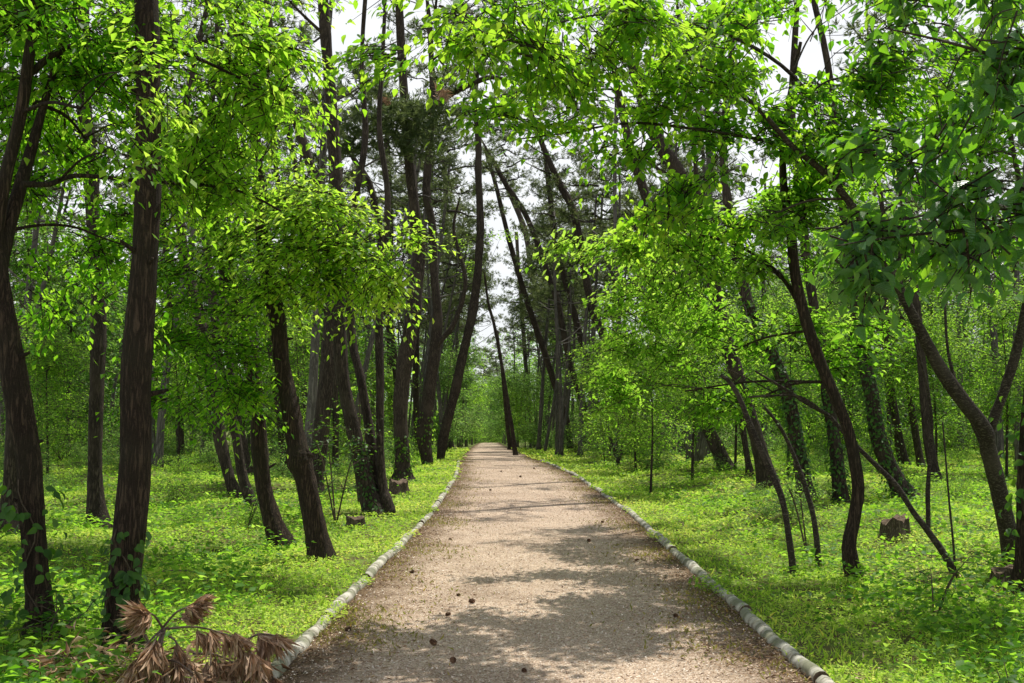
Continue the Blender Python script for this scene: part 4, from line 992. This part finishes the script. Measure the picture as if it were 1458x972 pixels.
# ================================================================== BACKGROUND WOOD
def bg_pine_proto(k):
    """trunk along +Z, about 12 m to the crown, curved"""
    mb = MB(); P = []
    ph = random.uniform(0, 6); h = random.uniform(10.5, 12.5)
    for q in range(16):
        u = q / 15
        P.append((.55 * math.sin(u * 2.6 + ph) * u + 1.1 * u * u, .4 * math.sin(u * 3.3 + ph * 2) * u, h * u - .3, .115 * (1 - .62 * u) * (1 + .4 * math.exp(-u * 40))))
    P = np.array(P); add_tube(mb, P[:, :3], P[:, 3], 9, 0, .08, k)
    for s in range(5):
        i = random.randint(7, 14); a = random.uniform(0, 6.28); l = random.uniform(.8, 2.2)
        d = np.array([math.cos(a), math.sin(a), random.uniform(.0, .8)]); p = P[i, :3]
        q = catmull([(*p, P[i, 3] * .45), (*(p + d * l * .5 - [0, 0, .12]), P[i, 3] * .3), (*(p + d * l), .015)], 3); add_tube(mb, q[:, :3], q[:, 3], 5, 0)
    o = mb.build('trunk', M['bark_far_haze'], None, (0, 0, 0), True); me = o.data; bpy.data.objects.remove(o)
    return me, P[-2, :3]
PPROTO = [bg_pine_proto(k) for k in range(6)]

def crown_proto(kind, mat, leaf, blobs, ns, length, droop=.45, nodes=9):
    mb = MB()
    for (c, R) in blobs:
        n_ = max(4, int(ns * (R[0] * R[2])))
        loc = in_ball(n_, .25) * np.array(R)
        d = loc / np.array(R) * .6 + unit_rand(n_) * .7; d[:, 2] = d[:, 2] * .4
        sprays(mb, np.array(c) + loc, d, length, leaf, nodes, False, droop, random.uniform(.35, .65), 1, True)
    o = mb.build('crown', [mat, M['twig']]); me = o.data; bpy.data.objects.remove(o)
    return me
def under_proto(k, mat='leaf_far_haze', leaf=.17, dens=120):
    blobs = []
    for q in range(13):
        a = random.uniform(0, 6.28); r = random.uniform(.2, 1.9); z = random.uniform(1.3, 6.2)
        r *= 1.15 - abs(z - 3.2) / 4.6
        blobs.append(((math.cos(a) * r, math.sin(a) * r, z), (random.uniform(.6, 1.1), random.uniform(.6, 1.1), random.uniform(.35, .7))))
    cm = crown_proto(k, M[mat], leaf, blobs, dens, .75)
    mb = MB(); top = 5.6
    P = np.array([(.25 * math.sin(u * 3 + k) * u, .25 * math.cos(u * 2.4 + k) * u, top * u - .15, .055 * (1 - .8 * u)) for u in np.linspace(0, 1, 9)])
    add_tube(mb, P[:, :3], P[:, 3], 7)
    for (c, R) in blobs[::2]:
        c = np.array(c); i = int(np.argmin(np.abs(P[:, 2] - (c[2] - .6)))); p = P[i, :3]
        q = catmull([(*p, .022), (*((p + c) / 2 + [0, 0, .1]), .015), (*c, .006)], 3); add_tube(mb, q[:, :3], q[:, 3], 5)
    o = mb.build('trunk', M['bark'], None, (0, 0, 0), True); me = o.data; bpy.data.objects.remove(o)
    return me, cm
UPROTO = [under_proto(k, 'leaf_far_haze' if k != 3 else 'leaf_mid') for k in range(5)]
NPROTO = [under_proto(k + 7, 'leaf_mid', .13, 190) for k in range(3)]
def shrub_proto(k):
    blobs = [((random.uniform(-.7, .7), random.uniform(-.7, .7), random.uniform(.25, 1.2)), (random.uniform(.4, .7), random.uniform(.4, .7), random.uniform(.25, .45))) for _ in range(7)]
    cm = crown_proto(k, M['leaf_far_haze' if k < 3 else 'leaf_mid'], .10, blobs, 190, .5, .4, 8)
    mb = MB()
    for q in range(5):
        c = np.array(blobs[q][0]); s = catmull([(.05 * q - .1, 0, -.05, .014), (*(c * .5 + [0, 0, .1]), .01), (*c, .004)], 3); add_tube(mb, s[:, :3], s[:, 3], 5)
    o = mb.build('stem', M['twig']); me = o.data; bpy.data.objects.remove(o)
    return me, cm
SPROTO = [shrub_proto(k) for k in range(5)]

def put(meshes, name, names, x, y, s, rz, label, cat, group, tops=None, tilt=(0, 0), sz=None):
    z = Hf(x, y)
    root = empty(name, (x, y, z - .02), label, cat, group); root.rotation_euler = (tilt[0], tilt[1], rz)
    root.scale = (s, s, sz or s)
    for me, nm in zip(meshes, names):
        o = bpy.data.objects.new(nm, me); C.objects.link(o); o.parent = root
    return root

USED = [(t[2][0], t[2][1]) for t in TREES]
def free(x, y, r):
    if x > xl(y) - r and x < xr(y) + r: return False
    return all((x - a) ** 2 + (y - b) ** 2 > r * r for a, b in USED)

def scatter(n, y0, y1, r, margin, pw=1.0, open_r=0, tries=9000):
    out = []
    for _ in range(tries):
        if len(out) >= n: break
        y = y0 + (y1 - y0) * random.random() ** pw; w = .56 * y + 3
        x = random.uniform(-w, w)
        if x > xl(y) - margin and x < xr(y) + margin: continue
        if not free(x, y, r) or (open_r and y < 46 and xr(y) < x < xr(y) + open_r * (1 if y < 38 else .6)): continue
        USED.append((x, y)); out.append((x, y))
    return out

_far = []
for k in range(58):
    y = 46 + k * 1.15 + random.uniform(0, 1.5); sgn = -1 if k % 2 else 1
    x = (xl(y) - random.uniform(1.2, 7)) if sgn < 0 else (xr(y) + random.uniform(1.2, 7.5))
    USED.append((x, y)); _far.append((x, y))
for k in range(22):
    y = random.uniform(33, 62); x = xr(y) + random.uniform(1.6, 3.5 + y * .10)
    if all((x - a) ** 2 + (y - b) ** 2 > 1.2 for a, b in USED): USED.append((x, y)); _far.append((x, y))
for px, y in ((664, 96), (672, 118), (655, 88), (676, 140), (724, 112), (719, 134), (735, 98), (690, 182), (700, 190), (710, 184), (683, 172), (716, 160)):
    x = at(px, 600, y)[0]; USED.append((x, y)); _far.append((x, y))
for x, y in scatter(150, 25, 105, 1.3, 2.0) + _far:
    v = random.randrange(6); me, top = PPROTO[v]; left = x < xl(y)
    s = random.uniform(.85, 1.3); rz = random.uniform(-.6, .6) + (math.pi if not left or random.random() < .35 else 0)
    zone = ('left' if left else 'right')
    band = 'among the near bushes' if y < 45 else ('in the middle distance' if y < 75 else 'far back, faint and thin')
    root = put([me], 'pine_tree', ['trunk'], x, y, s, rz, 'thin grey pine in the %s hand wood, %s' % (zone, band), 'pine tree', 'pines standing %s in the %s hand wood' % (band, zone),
               tilt=(random.uniform(-.03, .03), random.uniform(-.02, .10) if left else random.uniform(-.24, -.02)))
    nearp = y < 44 and xl(y) - 6 < x < xr(y) + 13
    o = bpy.data.objects.new('crown', (PINE_OPEN[random.randrange(2)] if nearp else PINE[random.randrange(4)])); C.objects.link(o); o.parent = root
    o.location = top; o.rotation_euler = (0, 0, random.uniform(0, 6.28)); o.location[2] -= 1.2
    o.scale = [random.uniform(.8, 1.05) * (1.2 if y > 60 else 1)] * 3

for x, y in scatter(92, 30, 112, 2.0, 2.4, .9, 9):
    me, cm = UPROTO[random.randrange(5)]; left = x < xl(y)
    s = random.uniform(.85, 1.3) * (1 + y / 160)
    zone = ('left' if left else 'right'); band = 'nearer' if y < 60 else 'distant'
    put([me, cm], 'understory_tree', ['trunk', 'crown'], x, y, s, random.uniform(0, 6.28), 'pale green %s understory tree beneath the pines %s of the path' % (band, zone), 'tree', '%s understory trees %s of the path' % (band, zone))
for k, (px, y, s, lab) in enumerate([(925, 22, .58, 'bright small leafy tree nearest the path among the right hand thicket'), (985, 25, .72, 'bright small leafy tree in the right thicket, behind the one nearest the path'), (905, 31, .8, 'bright leafy tree in the right thicket above the multi stemmed sapling'),
        (1045, 29, .8, 'bright leafy tree between the leaning pines of the right verge'), (1120, 26, .75, 'bright leafy tree behind the leaning ivied pine right of the poles'), (1200, 28, .8, 'bright leafy tree behind the s curved tree'), (1330, 26, .7, 'bright leafy tree seen through the fork of the big forked tree'), (1430, 24, .7, 'bright leafy tree at the right edge behind the big forked tree'),
        (868, 40, .85, 'bright leafy tree at the left end of the right hand thicket'), (70, 26, .7, 'bright leafy tree between the left edge tree and the slender pine'), (255, 30, .75, 'bright leafy tree behind the thickest left pine, to its right'), (420, 31, .75, 'bright leafy tree behind the knotted kinked trunk'), (545, 48, .8, 'bright leafy tree behind the three stemmed pine clump')]):
    x = at(px, 600, y)[0]; me, cm = NPROTO[k % 3]
    put([me, cm], 'understory_tree', ['trunk', 'crown'], x, y, s, k * 1.9, lab, 'tree', 'bright small trees between the trunks'); USED.append((x, y))
# understory closing the tunnel at the far end of the path
for k, (px, d, s) in enumerate([(660, 60, .95), (640, 72, 1.25), (676, 84, 1.1), (668, 100, 1.4), (690, 150, 1.5), (705, 165, 1.5), (760, 74, .85), (775, 84, 1.0), (748, 88, 1.0), (738, 100, 1.3), (800, 76, .9), (825, 82, 1.0), (725, 125, 1.4), (672, 122, 1.3), (716, 131, 1.4), (680, 138, 1.5), (716, 142, 1.5), (700, 178, 1.7), (690, 184, 1.7), (712, 182, 1.7), (790, 92, 1.1), (845, 68, .8)]):
    p = at(px, 600, d); me, cm = UPROTO[k % 5]
    x, y = p[0], p[1]
    if y < 172 and xl(y) - .9 < x < xr(y) + .9: x = xl(y) - 1.1 if px < 710 else xr(y) + 1.2
    put([me, cm], 'understory_tree', ['trunk', 'crown'], x, y, s, random.uniform(0, 6.28), 'leafy tree closing in on the %s of the far end of the path' % ('left' if px < 710 else 'right'), 'tree', 'leafy trees on the %s at the far end of the path' % ('left' if px < 710 else 'right'))

for x, y in scatter(190, 15, 70, .95, 2.2, 1.15):
    me, cm = SPROTO[random.randrange(5)]; left = x < xl(y)
    s = random.uniform(.55, 1.25) * (1 if y > 32 else (.62 if y > 22 else .42))
    zone = ('left' if left else 'right'); band = 'nearer' if y < 36 else 'distant'
    put([me, cm], 'shrub', ['stem', 'foliage'], x, y, s, random.uniform(0, 6.28), '%s low leafy shrub between the trunks on the %s' % (band, zone), 'shrub', '%s shrubs between the trunks on the %s' % (band, zone))
for k, (px, py_c, s) in enumerate([(770, 640, .8), (795, 640, 1.0), (820, 641, .9), (840, 643, .7), (650, 634, .7), (800, 630, 1.1), (612, 650, .5)]):
    p = ground(px, py_c); me, cm = SPROTO[k % 3]
    put([me, cm], 'shrub', ['stem', 'foliage'], p[0], p[1], s, k, 'pale shrub hugging the path edge near the bend, %s' % ('right side' if px > 700 else 'left side'), 'shrub', 'pale shrubs at the path bend, %s' % ('right side' if px > 700 else 'left side'))

for k in range(26):
    y = random.uniform(150, 178); x = random.uniform(xl(y) - 5, xr(y) + 5)
    if y < 166 and xl(y) - 1 < x < xr(y) + 1: continue
    me, cm = SPROTO[k % 5]
    put([me, cm], 'shrub', ['stem', 'foliage'], x, y, random.uniform(2.0, 3.2), k, 'pale bush closing the far end of the path', 'shrub', 'pale bushes closing the far end of the path')

# far wood behind everything, one mass
n = 16000
mb = MB()
x = np.where(np.arange(n) < 12000, rng.uniform(-95, 95, n), rng.uniform(-24, 8, n)); y = rng.uniform(112, 200, n)
k = ~((x > xl(y) - 1.5) & (x < xr(y) + 1.5) & (y < 172)); x, y = x[k], y[k]; n = len(x)
hgt = 17 + 2.5 * np.sin(x * .35 + y * .2) + 2 * np.sin(x * .9 - y * .13)
z = H(x, y) + rng.uniform(0, 1, n) ** .8 * hgt
d = unit_rand(n); d[:, 2] *= .4
sprays(mb, np.stack([x, y, z], -1), d, 1.8, .5, 9, False, .4, .5, 1, False)
tag(mb.build('far_woodland', [M['leaf_far_haze'], M['twig']]), 'hazy green mass of the far woodland behind the last trunks', 'woodland', kind='stuff')

# ================================================================== camera, light, sky
cam = bpy.data.cameras.new('camera'); co = bpy.data.objects.new('camera', cam); C.objects.link(co)
co.location = (0, 0, EYE); co.rotation_euler = (math.pi / 2 + PITCH, 0, 0)
cam.sensor_width = 36; cam.lens = 36 * F_PX / 1458; cam.clip_end = 2000; cam.clip_start = .05
bpy.context.scene.camera = co

sun = bpy.data.lights.new('sun', 'SUN'); so = bpy.data.objects.new('sun', sun); C.objects.link(so)
sd = Vector((math.sin(SUN_AZ) * math.cos(SUN_EL), math.cos(SUN_AZ) * math.cos(SUN_EL), math.sin(SUN_EL)))
so.rotation_euler = (-sd).to_track_quat('-Z', 'Y').to_euler(); so.location = (0, 0, 40)
sun.energy = 5.0; sun.angle = math.radians(.55); sun.color = (1, .95, .86)

w = bpy.data.worlds.new('World'); bpy.context.scene.world = w; w.use_nodes = True
t = w.node_tree; bg = t.nodes['Background']
sky = t.nodes.new('ShaderNodeTexSky'); sky.sky_type = 'NISHITA'; sky.sun_disc = False
sky.sun_elevation = SUN_EL; sky.sun_rotation = SUN_AZ; sky.dust_density = 1.5; sky.air_density = 1.0
t.links.new(sky.outputs[0], bg.inputs[0]); bg.inputs[1].default_value = .075
tcw = t.nodes.new('ShaderNodeTexCoord'); nz = t.nodes.new('ShaderNodeTexNoise'); nz.inputs['Scale'].default_value = 2.2; nz.inputs['Detail'].default_value = 7; nz.inputs['Roughness'].default_value = .6
mpw = t.nodes.new('ShaderNodeMapping'); mpw.inputs['Scale'].default_value = (1, 1, 2.2)
t.links.new(tcw.outputs['Generated'], mpw.inputs[0]); t.links.new(mpw.outputs[0], nz.inputs[0])
rpw = t.nodes.new('ShaderNodeValToRGB'); ramp(rpw, [(.30, (.8, .8, .8)), (.62, (1, 1, 1))]); t.links.new(nz.outputs[0], rpw.inputs[0])
sxy = t.nodes.new('ShaderNodeSeparateXYZ'); t.links.new(tcw.outputs['Generated'], sxy.inputs[0])
mrw = t.nodes.new('ShaderNodeMapRange'); mrw.inputs[1].default_value = .38; mrw.inputs[2].default_value = .72; mrw.inputs[3].default_value = 1; mrw.inputs[4].default_value = .12; t.links.new(sxy.outputs[2], mrw.inputs[0])
mlw = t.nodes.new('ShaderNodeMath'); mlw.operation = 'MULTIPLY'; t.links.new(rpw.outputs[0], mlw.inputs[0]); t.links.new(mrw.outputs[0], mlw.inputs[1])
mxw = t.nodes.new('ShaderNodeMixRGB'); t.links.new(mlw.outputs[0], mxw.inputs[0]); t.links.new(sky.outputs[0], mxw.inputs[1]); mxw.inputs[2].default_value = (14.0, 14.3, 14.7, 1)
t.links.new(mxw.outputs[0], bg.inputs[0])

sc = bpy.context.scene
sc.view_settings.view_transform = 'Standard'; sc.view_settings.look = 'None'; sc.view_settings.exposure = 0
sc.cycles.max_bounces = 6; sc.cycles.diffuse_bounces = 4; sc.cycles.transmission_bounces = 4; sc.cycles.glossy_bounces = 2
sc.cycles.use_denoising = True
try: sc.cycles.denoiser = 'OPENIMAGEDENOISE'
except Exception: pass
sc.cycles.sample_clamp_indirect = 6
